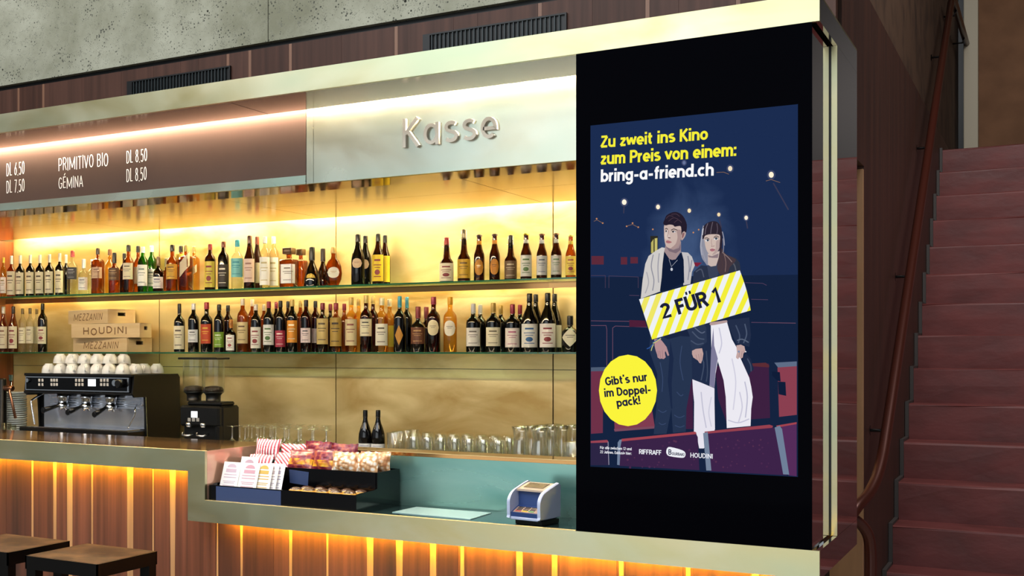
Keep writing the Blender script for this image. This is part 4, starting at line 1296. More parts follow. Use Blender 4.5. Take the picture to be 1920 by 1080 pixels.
CR, WH, YE = 'e9dcb8', 'f0ece0', 'e0b83a'
GU, GL = 'bottles on the upper glass shelf', 'bottles on the lower glass shelf'
BOT = [
    # --- upper shelf, from the left
    ('u', 6.5, 483, 12, 0, 'slim', 'g_olive', 'c9a838', (WH, .1, .5, 'rect', '8a7a2a', 55), 'pale olive bottle with yellow cap at the left end of the upper shelf'),
    ('u', 21.5, 480, 17, 0, 'wine', 'g_amber', 'd8cfba', (CR, .05, .62, 'rect', '5a4a30', 55), 'amber bottle with tall cream label, left of the row of black syrup bottles'),
    ('u', 38, 479, 17.5, 0, 'wine', 'g_dark', 'cfc8b8', (CR, .06, .58, 'rect', '5a4a30', 50), 'black cream-labelled bottle, leftmost of five alike on the upper shelf'),
    ('u', 57, 478, 17.5, 0, 'wine', 'g_dark', 'cfc8b8', (CR, .06, .58, 'rect', '5a4a30', 50), 'black cream-labelled bottle, second from left of five alike on the upper shelf'),
    ('u', 75, 478, 17.5, 0, 'wine', 'g_dark', 'cfc8b8', (CR, .06, .58, 'rect', '5a4a30', 50), 'black cream-labelled bottle, middle one of five alike on the upper shelf'),
    ('u', 93, 477, 17.5, 0, 'wine', 'g_dark', 'cfc8b8', (CR, .06, .58, 'rect', '5a4a30', 50), 'black cream-labelled bottle, fourth from left of five alike on the upper shelf'),
    ('u', 112, 475, 17.5, 0, 'wine', 'g_dark', 'cfc8b8', (CR, .06, .58, 'rect', '5a4a30', 50), 'black cream-labelled bottle, rightmost of five alike on the upper shelf'),
    ('u', 124, 478, 15, 1, 'wine', 'g_dark', 'd8d2c6', None, 'dark bottle half hidden between the cream-labelled row and the red-capped clear bottle'),
    ('u', 136, 470.5, 20, 0, 'spirit', 'g_clear', 'b03a3a', ('3a3a40', .35, .62, 'rect', 'c9c9c9', 55), 'clear spirit bottle with red cap and black label'),
    ('u', 157, 486, 20, 0, 'squat', 'g_clear', 'e8e6de', (WH, .12, .48, 'rect', '777777', 50), 'short clear spirit bottle with white stopper beside the red-capped one'),
    ('u', 173, 487, 17, 1, 'spirit', 'g_clear', 'e8e6de', None, 'clear bottle standing behind the short clear bottle and the brown-capped whisky'),
    ('u', 183.5, 465.5, 22, 0, 'oblong', 'g_amber', '3a2c22', ('c9a684', .34, .58, 'rect', '6a4a3a', 55), 'amber whisky bottle with dark brown cap and pinkish label'),
    ('u', 206, 467, 19, 1, 'spirit', 'g_gold', '7a5030', None, 'golden whisky bottle with brown cap behind the black-capped one'),
    ('u', 214.5, 474, 22, 0, 'squat', 'g_amber', '151515', ('5a4028', .32, .62, 'rect', 'c0a070', 55), 'amber whisky bottle with round black stopper and brown label'),
    ('u', 233, 475, 17, 1, 'spirit', 'g_brown', '151515', None, 'dark bottle half hidden behind the cream-labelled whisky'),
    ('u', 241, 459.5, 21, 0, 'spirit', 'g_amber', '17130f', (CR, .28, .62, 'rect', '6a5a40', 52), 'tall whisky bottle with black cap and cream label left of the green bottles'),
    ('u', 259, 461, 19, 1, 'spirit', 'g_amber', '17130f', (CR, .2, .55, 'rect', None, 50), 'whisky bottle with black cap behind the first green bottle'),
    ('u', 268, 463, 20, 0, 'slim', 'g_green', 'e9e6dc', (WH, .14, .60, 'rect', '6a7a6a', 55), 'bright green bottle with white cap and large white label'),
    ('u', 284.5, 461, 19, 1, 'slim', 'g_green', 'f0ede2', (WH, .14, .50, 'rect', '4a5a4a', 55), 'second green bottle with white cap, behind the squat round-shouldered one'),
    ('u', 297, 481.5, 20, 0, 'squat', 'g_brown', '6a5236', (WH, .10, .42, 'rect', '3a2a5a', 58), 'small squat bottle with brown stopper and white label'),
    ('u', 312, 484, 18, 1, 'squat', 'g_amber', '8a7a5a', None, 'short amber bottle tucked behind the yellow-labelled whisky'),
    ('u', 323, 459.3, 22, 0, 'spirit', 'g_amber', '17130f', ('d8a83a', .26, .58, 'rect', '6a4a1a', 55), 'amber whisky bottle with black cap and yellow label'),
    ('u', 339, 461, 19, 1, 'spirit', 'g_amber', '17130f', (YE, .70, .82, 'rect', None, 80), 'amber bottle with black cap and yellow neck behind the slanted-label whisky'),
    ('u', 349, 459.8, 24, 0, 'oblong', 'g_amber', 'b89a5a', ('d8c4a0', .30, .86, 'diag', None, 50), 'square amber whisky bottle with slanted label and gold cap'),
    ('u', 364, 462, 19, 1, 'oblong', 'g_gold', 'b89a5a', ('d8c4a0', .30, .6, 'diag', None, 45), 'square golden whisky bottle standing behind the slanted-label one'),
    ('u', 394, 457.8, 21, 0, 'slim', 'g_brown', '8e2a2a', ('d9c24a', .06, .62, 'rect', '8a2a2a', 52), 'slim dark red bottle with red cap and tall yellow label'),
    ('u', 419, 453, 21, 0, 'slim', 'g_dark', '6e3420', ('2a201a', .06, .52, 'rect', 'd8d0c0', 55), 'dark bottle with orange-brown neck and black label printed in white'),
    ('u', 445, 450, 23, 0, 'spirit', 'g_clear', '3aa0b0', ('7cc4c0', .24, .62, 'rect', '2a8a9a', 55), 'clear bottle with turquoise cap and turquoise label'),
    ('u', 468, 442, 22, 0, 'longneck', 'g_brown', '5a3424', ('e0c4b4', .12, .56, 'rect', '9a6a5a', 52), 'tall dark brown long-necked bottle with pale pink label'),
    ('u', 482, 443.5, 20, 1, 'longneck', 'g_brown', '7a3a26', (CR, .12, .5, 'rect', None, 52), 'tall dark brown bottle behind the pink-labelled one'),
    ('u', 497, 444, 20, 0, 'slim', 'g_frost', 'f0e6dc', ('f2eee2', .06, .6, 'rect', 'c9b98a', 55), 'frosted clear bottle with white cap, left one of the pale pair'),
    ('u', 513, 444, 20, 1, 'slim', 'g_frost', 'f0e6dc', ('f2eee2', .06, .6, 'rect', 'c9b98a', 55), 'frosted clear bottle with white cap, right one of the pale pair'),
    ('u', 542, 465, 32, 0, 'square', 'g_amber', '5a4028', ('f4f0e6', .10, .58, 'rect', '8a7a6a', 50), 'square-shouldered amber liqueur bottle with big flat brown cap and white label'),
    ('u', 564, 467, 24, 1, 'square', 'g_amber', '6a5030', None, 'square amber liqueur bottle behind the white-labelled one'),
    ('u', 585, 463.5, 31, 0, 'cone', 'g_dark', '14110f', ('d8b23a', .10, .32, 'oval', None, 34), 'dark cone-shaped cognac bottle with oval yellow label'),
    ('u', 605.5, 466, 26, 1, 'cone', 'g_brown', '2a1a12', None, 'dark cone-shaped cognac bottle behind its oval-labelled twin'),
    ('u', 625, 463.5, 36, 0, 'flask', 'g_amber', 'c9a560', ('efe6cc', .20, .48, 'oval', 'b8842a', 38), 'round flat amber flask with circular cream label and gold stopper'),
    ('u', 671, 439.5, 25, 0, 'longneck', 'g_dark', '15100e', ('d9b890', .33, .52, 'oval', '8a2a2a', 42), 'black cream-liqueur bottle with oval pink label, front of its pair'),
    ('u', 685, 442, 23, 1, 'longneck', 'g_dark', '15100e', ('d9b890', .33, .52, 'oval', None, 42), 'black cream-liqueur bottle standing behind the oval-labelled one'),
    ('u', 709, 438.5, 22, 0, 'longneck', 'g_brown', '14110f', ('e6c21e', .06, .58, 'rect', '8a2a2a', 52), 'dark bottle with bright yellow label, front of its pair'),
    ('u', 722, 441, 20, 1, 'longneck', 'g_brown', '14110f', ('e6c21e', .06, .58, 'rect', None, 52), 'dark bottle with yellow label standing behind its twin'),
    ('u', 837.5, 445.5, 26, 0, 'swing', 'g_brown', 'a83a3a', ('eadcb8', .02, .42, 'rect', '8a2a2a', 58), 'squat brown swing-top beer with red neck foil and cream label'),
    ('u', 870, 430, 24, 0, 'swing', 'g_brown', '9a8a6a', ('d8a82a', .06, .42, 'rect', '5a3a1a', 56), 'tall brown swing-top beer with yellow label'),
    ('u', 898.5, 440, 20, 0, 'beer', 'g_brown', '3a241a', ('d08a20', .12, .46, 'oval', 'f0e0c0', 46), 'brown beer bottle with round orange label, left one of two alike'),
    ('u', 927.5, 438.5, 20, 0, 'beer', 'g_brown', '3a241a', ('cf8420', .12, .46, 'oval', '3a2a1a', 46), 'brown beer bottle with round orange label, right one of two alike'),
    ('u', 957.5, 441, 23, 0, 'swing', 'g_brown', '1a1512', ('6a5034', .03, .42, 'rect', 'd0c0a0', 56), 'dark swing-top beer with brown arched label and black foil'),
    ('u', 986.5, 437.5, 21, 0, 'beer', 'g_brown', 'd8b83a', ('dcd8c8', .06, .52, 'rect', '4a6a2a', 56), 'beer bottle with gold foil neck and green and white label'),
    ('u', 1016, 438, 20, 0, 'beer', 'g_brown', '6a4428', ('c9c6c0', .08, .50, 'rect', '55606a', 52), 'brown beer bottle with silver label, left of the white-sashed one'),
    ('u', 1043, 437, 20, 0, 'beer', 'g_brown', '7a5230', ('c4c2b4', .08, .50, 'rect', '5a7a4a', 52), 'brown beer bottle with silver-green label, third from right of the lit shelf end'),
    ('u', 1070, 440.5, 19, 0, 'beer', 'g_amber', 'e0c468', ('dfc04a', .06, .5, 'rect', '8a2a2a', 52), 'amber beer bottle with yellow label touching the black display edge'),
    # --- lower shelf, from the left
    ('l', 6.5, 575, 18, 0, 'longneck', 'g_amber', 'd9d0bc', (CR, .08, .56, 'rect', '9a6a4a', 55), 'brown cream-labelled bottle at the very left of the lower shelf'),
    ('l', 25, 574.5, 18, 0, 'longneck', 'g_amber', '3a2c22', (CR, .08, .56, 'rect', '8a2a2a', 55), 'brown cream-labelled bottle with dark cap, second on the lower shelf'),
    ('l', 42.5, 578.5, 15, 0, 'slim', 'g_clear', '7a6030', (CR, .20, .56, 'rect', '9a8a6a', 52), 'slim clear grappa bottle with gold cap, left of the clear group'),
    ('l', 56.5, 578, 15, 0, 'slim', 'g_clear', '6a5428', (CR, .20, .58, 'rect', '9a8a6a', 52), 'slim clear grappa bottle with gold cap, middle of the clear group'),
    ('l', 69, 579, 14, 1, 'slim', 'g_clear', '6a5428', (CR, .20, .58, 'rect', None, 52), 'slim clear grappa bottle behind the black port bottle'),
    ('l', 80, 569, 18, 0, 'slim', 'g_dark', '14110f', (CR, .17, .52, 'rect', '8a2a2a', 52), 'slim black bottle with cream and red label left of the wooden boxes'),
    ('l', 336.5, 569.5, 21, 0, 'wine', 'g_dark', '12100f', (CR, .06, .54, 'rect', '5a4a3a', 54), 'black vermouth bottle with cream label right of the wooden boxes'),
    ('l', 363, 569, 21, 0, 'slim', 'g_dark', 'e8e2da', ('e9e6e2', .2, .46, 'rect', '3a3a3a', 48), 'black bottle with white cap and white-printed label'),
    ('l', 387.5, 567, 23, 0, 'spirit', 'g_dark', '9a2a30', ('c2461e', .17, .56, 'rect', 'e0b83a', 44), 'black bottle with red cap and red and yellow label'),
    ('l', 411, 571, 20, 0, 'slim', 'g_dark', '1c1816', ('7fa22a', .10, .42, 'rect', 'e9ead0', 54), 'dark bottle with black cap and bright green label'),
    ('l', 427.5, 572.5, 19, 1, 'slim', 'g_brown', '1c1816', None, 'dark black-capped bottle behind the small orange-stoppered one'),
    ('l', 433, 599, 20, 0, 'squat', 'g_brown', 'b8742a', ('f0e9da', .05, .52, 'rect', '8a2a2a', 40), 'small square-cut brown bottle with orange stopper and white label'),
    ('l', 455, 560, 21, 0, 'slim', 'g_amber', 'e0cdae', ('d9c08a', .16, .56, 'rect', '6a4a2a', 58), 'tall amber bottle with cream cap and tan label'),
    ('l', 473, 561.5, 18, 1, 'slim', 'g_amber', 'e0cdae', None, 'amber bottle with cream cap standing behind the tall amber one'),
    ('l', 480, 570.5, 20, 0, 'slim', 'g_dark', 'e6d9c4', ('ece4d0', .08, .52, 'rect', '8a2a2a', 56), 'dark bottle with cream cap and cream label with red print'),
    ('l', 495, 571, 16, 1, 'slim', 'g_amber', 'e0cdae', None, 'amber bottle glimpsed behind the cream-capped and the red-capped bottles'),
    ('l', 504, 565.5, 21, 0, 'slim', 'g_dark', '8e2434', ('e9e4d8', .14, .54, 'rect', '4a6a2a', 56), 'dark bottle with wine-red cap and white and green label'),
    ('l', 518, 566.5, 17, 1, 'slim', 'g_brown', '8e2434', None, 'bottle with wine-red cap behind the crimson-labelled one'),
    ('l', 526, 564, 20, 0, 'slim', 'g_dark', '171313', ('a82a40', .10, .42, 'rect', 'e9d8c8', 56), 'dark bottle with black cap and crimson label'),
    ('l', 540, 565, 17, 1, 'slim', 'g_brown', '171313', None, 'dark black-capped bottle behind the orange-labelled one'),
    ('l', 548, 561.8, 20, 0, 'slim', 'g_dark', 'c9a65a', ('d98a1e', .18, .60, 'rect', 'f0e2c0', 56), 'dark bottle with gold cap and orange label'),
    ('l', 563.5, 564, 18, 1, 'slim', 'g_amber', 'c9a65a', None, 'amber gold-capped bottle behind the orange-labelled one'),
    ('l', 574, 562.5, 21, 0, 'slim', 'g_red', '171313', ('e8d0c8', .18, .46, 'rect', '171313', 46), 'red bitter bottle with black cap and black and pink label'),
    ('l', 591.5, 564.5, 19, 1, 'slim', 'g_red', '171313', ('e8d0c8', .18, .46, 'rect', None, 46), 'red bitter bottle with black cap behind its front twin'),
    ('l', 605, 568, 22, 0, 'spirit', 'g_brown', '7a2430', ('c9ae6a', .16, .68, 'rect', '5a4a2a', 58), 'amber vermouth bottle with red cap and patterned tan label'),
    ('l', 619.5, 570, 18, 1, 'spirit', 'g_brown', '7a2430', None, 'red-capped vermouth bottle behind the patterned tan one'),
    ('l', 630, 568.3, 22, 0, 'spirit', 'g_amber', '8a2430', ('a8883a', .12, .70, 'rect', '3a2a1a', 58), 'amber vermouth bottle with red cap and tall gold-brown label'),
    ('l', 645.5, 569.5, 18, 1, 'spirit', 'g_amber', '8a2430', None, 'red-capped amber vermouth bottle behind the gold-brown one'),
    ('l', 658.5, 558, 22, 0, 'spirit', 'g_gold', 'd0ac5c', ('dcc694', .12, .60, 'rect', '8a4a3a', 58), 'light amber bottle with gold cap and cream label'),
    ('l', 672.5, 559.5, 19, 1, 'spirit', 'g_gold', 'd0ac5c', None, 'light amber gold-capped bottle behind the cream-labelled one'),
    ('l', 686.5, 553.5, 23, 0, 'spirit', 'g_red', 'd4b468', ('e3d6b0', .28, .58, 'rect', '2a201a', 52), 'dark red vermouth bottle with gold cap and cream label with black print'),
    ('l', 699.5, 555.5, 20, 1, 'spirit', 'g_red', 'd4b468', None, 'dark red gold-capped vermouth bottle behind its front twin'),
    ('l', 716, 558.5, 24, 0, 'spirit', 'g_gold', 'd9c8a0', ('e9dfc4', .12, .52, 'rect', '5a4a2a', 52), 'pale yellow vermouth bottle with cream cap and cream label'),
    ('l', 730.5, 561, 21, 1, 'spirit', 'g_gold', 'd9c8a0', ('e0c83a', .1, .5, 'rect', None, 52), 'pale yellow vermouth bottle behind its cream-labelled twin'),
    ('l', 749.5, 555.5, 23, 0, 'wine', 'g_dark', '3a8a9a', ('c98a2a', .12, .48, 'diamond', None, 36), 'black bottle with turquoise cap and gold bird motif'),
    ('l', 763, 557, 20, 1, 'wine', 'g_dark', '4a9aaa', None, 'black bottle with turquoise cap behind the gold-bird one'),
    ('l', 784, 574.8, 27, 0, 'squat', 'g_dark', '7e2a2a', ('6a3c22', .18, .54, 'rect', 'c99a5a', 52), 'stout black rum bottle with red cap and brown label'),
    ('l', 799.5, 575.5, 24, 1, 'squat', 'g_brown', '7e2a2a', None, 'stout red-capped rum bottle behind the brown-labelled one'),
    ('l', 813, 556.8, 25, 0, 'spirit', 'g_red', '8c2238', ('e6d4a4', .30, .58, 'oval', '6a4a3a', 50), 'dark red vermouth bottle with round cream label'),
    ('l', 844, 556.8, 25, 0, 'spirit', 'g_gold', 'd9981e', ('e9dcc0', .29, .57, 'oval', '6a4a3a', 50), 'golden vermouth bottle with round cream label and orange cap'),
    ('l', 887.5, 569.5, 27, 0, 'wine', 'g_dark', 'b8b4b0', ('e6dccc', .12, .50, 'rect', '6a5a4a', 50), 'black wine bottle with silver cap and cream label, front of its pair'),
    ('l', 900.5, 571.5, 24, 1, 'wine', 'g_dark', 'b8b4b0', None, 'black silver-capped wine bottle behind its cream-labelled twin'),
    ('l', 925, 568, 28, 0, 'wine', 'g_dark', 'a8863a', ('e6d8b4', .12, .50, 'rect', '6a5a3a', 50), 'black wine bottle with gold cap and cream label, front of its pair'),
    ('l', 939, 572, 24, 1, 'wine', 'g_dark', 'a8863a', None, 'black gold-capped wine bottle behind its cream-labelled twin'),
    ('l', 961, 570.5, 28, 0, 'wine', 'g_dark', '8c1c30', ('ecdccc', .10, .50, 'rect', 'b04a6a', 50), 'black wine bottle with red cap and cream and pink label'),
    ('l', 975, 571.5, 24, 1, 'wine', 'g_dark', '8c1c30', None, 'black red-capped wine bottle behind the pink-footed label'),
    ('l', 993, 550.5, 31, 0, 'burg', 'g_dark', '1a1614', ('ece4d2', .08, .48, 'rect', '2a5a8a', 50), 'tall sloping black wine bottle with white label with blue square, front of its pair'),
    ('l', 1004.5, 552, 27, 1, 'burg', 'g_dark', '1a1614', None, 'tall sloping black wine bottle behind the blue-square label'),
    ('l', 1027, 549.5, 31, 0, 'burg', 'g_dark', '1a1614', ('ece0d2', .08, .48, 'rect', '8a2a2a', 50), 'tall sloping black wine bottle with white label with red square, front of its pair'),
    ('l', 1040, 551, 27, 1, 'burg', 'g_dark', '1a1614', ('e0d8c4', .08, .46, 'rect', None, 50), 'tall sloping black wine bottle behind the red-square label'),
    ('l', 1069, 592, 30, 0, 'squat', 'g_dark', '1a1614', ('e9dcb8', .14, .66, 'diamond', '4a4030', 62), 'short stout black gin bottle with diamond-shaped cream label'),
    ('c', 685, 769, 26, 0, 'burg', 'g_dark', '0f0d0c', ('f0ece4', .16, .36, 'rect', 'b0a8b8', 60), 'black wine bottle on the back counter, left one of the pair'),
    ('c', 709, 769, 26, 0, 'burg', 'g_dark', '0f0d0c', ('f0ece4', .16, .36, 'rect', 'b0a8b8', 60), 'black wine bottle on the back counter, right one of the pair'),
]
for r_ in BOT:
    bottle(*r_, {'u': GU, 'l': GL, 'c': 'wine bottles on the back counter'}[r_[0]])

# ---------------------------------------------------------------- wooden boxes
def wooden_box(xl, xc, xr, y0, y1, Y, text, lab, fs_, depth):
    a, b = onY(xl, y1, Y), onY(xc, y0, Y)
    return a, b


zb = [ZL + .0005, ZL + .0895, ZL + .1795]
for i, (xl, xc, xr, s, lbl, k0, k1) in enumerate((
        (137, 238, 292, 'MEZZANIN', 'pale wooden box with thin slanting lettering, bottom of the stack of three', .2, .84),
        (134, 262, 284, 'HOUDINI', 'pale wooden box with bold dancing lettering, middle of the stack of three', .18, .82),
        (128, 202, 273, 'MEZZANIN', 'pale wooden box with thin slanting lettering, turned, top of the stack of three', .14, .86))):
    Yc = 1.782
    pc = onY(xc, 640, Yc)
    c = pc.x
    # the left end and the right end of the box are seen edge-on from the corner nearest the viewer
    wl = {0: .36, 1: .42, 2: .30}[i]
    ang = math.radians({0: -10, 1: -1, 2: -15}[i])
    bx = thing('wooden_box', lbl, 'box', (c, Yc, zb[i]), 0, 'wooden boxes on the lower shelf')
    W = .2
    while pxx(c - W * math.cos(ang), Yc - W * math.sin(ang)) > xl and W < .7: W += .004
    Dp = .10
    while pxx(c - Dp * math.sin(ang), Yc + Dp * math.cos(ang)) < xr and Yc + Dp * math.cos(ang) < 1.985: Dp += .004
    H = .088
    q = MB()
    q.bbox(c - W, c, Yc, Yc + .01, zb[i], zb[i] + H, .0015)
    q.bbox(c - W, c, Yc + Dp - .01, Yc + Dp, zb[i], zb[i] + H, .0015)
    q.box(c - W, c, Yc + .01, Yc + Dp - .01, zb[i], zb[i] + .008)
    # short ends, each with a hand hole
    for xe in (c - W, c - .01):
        z0, z1 = zb[i] + .008, zb[i] + H
        ya, yb_ = Yc + .01, Yc + Dp - .01
        h0, h1 = Yc + Dp * .36, Yc + Dp * .64
        q.box(xe, xe + .01, ya, h0, z0, z1).box(xe, xe + .01, h1, yb_, z0, z1).box(xe, xe + .01, h0, h1, z0, z0 + .038).box(xe, xe + .01, h0, h1, z0 + .06, z1)
    q.box(c - W, c, Yc + .01, Yc + Dp - .01, zb[i] + H - .006, zb[i] + H)
    q.build('body', M['boxwood'], bx)
    t = MB()
    write(t, s, (c - W + W * k0, Yc - .0006, zb[i] + H * .24), (1, 0, 0), (0, 0, 1), H * .5, W * (k1 - k0), w=.15 if s[0] == 'H' else .1, sp=.16, slant=0 if s[0] == 'H' else .22, jig=(0, -.12, .05, .14, -.05, .1, 0) if s[0] == 'H' else None)
    t.build('burnt_lettering', M['burn'], bx)
    bx.rotation_euler = (0, 0, ang)

# ================================================================ BACK COUNTER
ZC = .92
bc = thing('back_counter', 'low working counter along the brass wall', 'counter', (-3.6, 1.65, 0))
MB().box(-5.89, -1.36, 1.25, 1.998, ZC - .03, ZC).build('worktop', M['steel'], bc)
MB().box(-5.89, -1.36, 1.28, 1.998, 0, ZC - .03).build('cabinet', M['black'], bc)

# ---------------------------------------------------------------- espresso machine
YM = 1.42
x0, x1, zt = onY(45, 703, YM).x, onY(246, 703, YM).x, 1.372
em_ = thing('espresso_machine', 'black three-group espresso machine with chrome front on the back counter', 'coffee machine', ((x0 + x1) / 2, 1.65, ZC))


def PX(x, y, Y=YM): return onY(x, y, Y)


side = [(YM + .005, zt - .105), (YM + .02, zt - .005), (YM + .03, zt), (1.855, zt), (1.87, zt - .02), (1.87, 1.0), (1.56, 1.0), (1.56, zt - .12)]
b = MB().prism(side, x0 + .01, x1 - .002, 'x')
b.build('housing', M['black'], em_)
for xs in (x0, x1 - .002):
    MB().prism([(YM + .001, zt - .11), (YM + .018, zt), (1.855, zt + .002), (1.875, zt - .02), (1.875, .98), (1.555, .98), (1.535, zt - .13), (YM + .02, zt - .13)], xs, xs + .012, 'x').build('side_panel', M['black'], em_)
MB().tube([(x1 + .0105, 1.54, zt - .13), (x1 + .0105, 1.555, .985)], .004, 8).build('side_trim', M['chrome'], em_)
# control fascia, chrome-framed
fp = MB().bbox(x0 + .014, x1 - .004, YM - .006, YM + .004, zt - .102, zt - .012, .003)
fp.build('control_panel', M['black_gloss'], em_)
cf = MB()
for a, b_, c_, d in ((x0 + .02, x1 - .01, zt - .022, zt - .016), (x0 + .02, x1 - .01, zt - .099, zt - .094), (x1 - .022, x1 - .012, zt - .094, zt - .022), (x0 + .02, x0 + .026, zt - .094, zt - .022)):
    cf.box(a, b_, YM - .0085, YM - .006, c_, d)
cf.build('panel_frame', M['chrome'], em_)
MB().bbox(x0 + .004, x1 + .004, YM - .01, YM + .03, zt - .118, zt - .103, .004).bbox(x0 + .004, x1 + .004, YM - .006, YM + .06, zt - .012, zt + .004, .003).build('visor_edge', M['black'], em_)
btn = [(74, 80), (97, 102, 107), (143, 149, 155), (190, 196, 202)]
for grp in btn:
    for by in (713, 721):
        for bx_ in grp:
            p = PX(bx_, by, YM - .006)
            MB().bbox(p.x - .008, p.x + .008, YM - .0095, YM - .006, p.z - .009, p.z + .009, .0015).build('button', flat('cfc4b8', .4), em_)
p = PX(172.5, 717.5, YM - .006)
MB().bbox(p.x - .03, p.x + .03, YM - .009, YM - .006, p.z - .021, p.z + .021, .001).build('display', M['disp'], em_)
p = PX(217, 718, YM - .006)
MB().lathe([(.018, YM - .02), (.02, YM - .018), (.02, YM - .006)], (p.x, 0, p.z), 18, ax='y').build('knob', M['chrome'], em_)
p = PX(229, 719, YM - .006)
MB().lathe([(.02, YM - .05), (.024, YM - .045), (.024, YM - .006)], (p.x, 0, p.z), 18, ax='y').build('steam_knob', M['black'], em_)
p = PX(53.5, 713, YM - .006)
MB().lathe([(.012, YM - .02), (.014, YM - .006)], (p.x, 0, p.z), 16, ax='y').build('knob', M['chrome'], em_)
# chrome splash back and working area
MB().box(x0 + .05, x1 - .004, 1.545, 1.556, 1.055, zt - .122).build('splash_back', M['chrome_dull'], em_)
rb = MB()
for i in range(5):
    rb.box(x0 + .11, x1 - .03, 1.535, 1.545, zt - .20 + i * .014, zt - .193 + i * .014)
rb.build('group_cover', M['group_steel'], em_)
tr = MB().bbox(x0 - .01, x1 - .0, YM - .035, 1.56, 1.015, 1.05, .006)
tr.build('drip_tray', M['black'], em_)
MB().box(x0 + .03, x1 - .012, YM - .025, 1.54, 1.05, 1.055).build('tray_grid', M['chrome'], em_)
MB().box(x0 + .0, x1 - .03, YM - .038, YM - .035, 1.018, 1.026).build('tray_trim', M['brass_top'], em_)
MB().box(x0 + .03, x1 - .02, 1.47, 1.86, ZC + .04, 1.016).build('base', M['black'], em_)
for fx in (x0 + .06, x1 - .06):
    for fy in (1.50, 1.82):
        MB().lathe([(.03, 0), (.03, .01), (.018, .015), (.018, .045)], (fx, fy, ZC), 14).build('foot', M['black'], em_)
for gx, hx, hy in ((118, 81, 769), (162, 127, 773), (208, 177, 777)):
    g = PX(gx, 757, 1.50)
    gh = MB().lathe([(.036, 1.255), (.036, 1.225), (.03, 1.215), (.03, 1.19)][::-1], (g.x, 1.50, 0), 18)
    gh.build('group_head', M['chrome'], em_)
    pf = MB().lathe([(.034, 1.168), (.036, 1.172), (.036, 1.192), (.03, 1.194)], (g.x, 1.50, 0), 18)
    pf.tube([(g.x - .008, 1.50, 1.172), (g.x - .012, 1.49, 1.155)], .008, 8).tube([(g.x + .008, 1.50, 1.172), (g.x + .012, 1.51, 1.155)], .008, 8)
    pfo = pf.build('portafilter', M['chrome'], em_)
    e = PX(hx, hy, 1.37)
    MB().tube([(g.x - .01, 1.465, 1.18), ((g.x + e.x) / 2 + .01, 1.42, (1.18 + e.z) / 2 + .004), (e.x, 1.37, e.z)], .008, 10, r2=.016).lathe([(.016, -.004), (.019, 0), (.017, .006)], (e.x, 1.37, e.z), 12, ax='y').build('handle', M['black'], pfo)
for xa_, ya_, xb_, yb2 in ((69, 738, 65, 796), (245, 760, 240, 803)):
    a, m_, z_ = PX(xa_, ya_, 1.47), PX((xa_ - 11) if xa_ < 100 else xa_ + 6, ya_ + (12 if xa_ < 100 else 8), 1.44), PX(xb_, yb2, 1.43)
    MB().tube(smooth_path([(a.x, 1.53, a.z), (m_.x, 1.45, m_.z), (m_.x + .004, 1.44, m_.z - .03), (z_.x, 1.43, z_.z)], 6), .0055, 10).build('steam_wand', M['chrome'], em_)

# white cups piled on the machine
cup0 = thing('espresso_cup', 'white porcelain espresso cup upside down on top of the espresso machine', 'cup', (0, 0, 0), 0, 'upturned white cups on the espresso machine')
cb = MB().lathe([(.044, 0), (.045, .003), (.043, .02), (.036, .042), (.024, .052), (.024, .057), (.02, .057), (.018, .053), (0, .053)], seg=20)
c1 = cb.build('bowl', M['white'], cup0)
hd = MB().tube(smooth_path([(.040, 0, .018), (.058, 0, .016), (.060, 0, .030), (.052, 0, .042), (.034, 0, .040)], 5), .0045, 8)
c2 = hd.build('handle', M['white'], cup0)
note(c1, c2)
rc_ = random.Random(9)
first = True
xs_a, xs_b = onY(92, 700, 1.5).x, onY(300, 700, 1.75).x
spots = []
for j, yy in enumerate((1.50, 1.60, 1.70, 1.80)):
    for i in range(8):
        spots.append((x0 + .13 + i * .096 + (j % 2) * .02, yy, zt + .0045))
for j, yy in enumerate((1.55, 1.65)):
    for i in range(5):
        spots.append((x0 + .18 + i * .098 + (j % 2) * .02, yy, zt + .0635))
for (cx, cy, cz) in spots:
    if cx > x1 - .05: continue
    rz = -.8 + rc_.uniform(-.12, .12)
    jx, jy = rc_.uniform(-.002, .002), rc_.uniform(-.004, .004)
    if first:
        cup0.location = (cx, cy, cz); cup0.rotation_euler = (0, 0, rz); first = False
    else:
        dup(cup0, (cx + jx, cy + jy, cz), rz)

# ---------------------------------------------------------------- coffee grinder
YG = 1.45
gx0, gx1 = onY(336, 770, YG).x, onY(410, 770, YG).x
zg = 1.206
gr_ = thing('coffee_grinder', 'black twin-hopper coffee grinder beside the espresso machine', 'coffee grinder', ((gx0 + gx1) / 2, YG + .1, ZC))
gb = MB()
gb.bbox(gx0, gx1, YG + .035, YG + .21, ZC, zg, .012).bbox(gx0, gx1, YG, YG + .04, 1.09, zg, .012).bbox(gx0 - .01, gx1, YG - .02, YG + .2, ZC, ZC + .035, .008)
gb.build('housing', M['black'], gr_)
MB().bbox(gx1 - .03, gx1, YG, YG + .05, ZC + .03, 1.1, .008).build('side_pillar', M['black'], gr_)
p = onY(364.5, 777, YG)
MB().bbox(p.x - .022, p.x + .022, YG - .003, YG, p.z - .018, p.z + .018, .001).build('display', M['disp'], gr_)
for bx_ in (355, 363, 371):
    p = onY(bx_, 787, YG)
    MB().bbox(p.x - .010, p.x + .010, YG - .003, YG, p.z - .010, p.z + .010, .002).build('button', flat('a8a29a', .4), gr_)
for bx_ in (352, 379):
    p = onY(bx_, 806, YG)
    fk = MB().tube([(p.x - .04, YG + .01, 1.05), (p.x - .02, YG - .02, 1.04), (p.x + .02, YG - .02, 1.04), (p.x + .04, YG + .01, 1.05)], .007, 8)
    fk.lathe([(.014, 1.085), (.02, 1.09), (.024, 1.11)], (p.x, YG + .015, 0), 14)
    fk.build('dosing_fork', M['steel'], gr_)
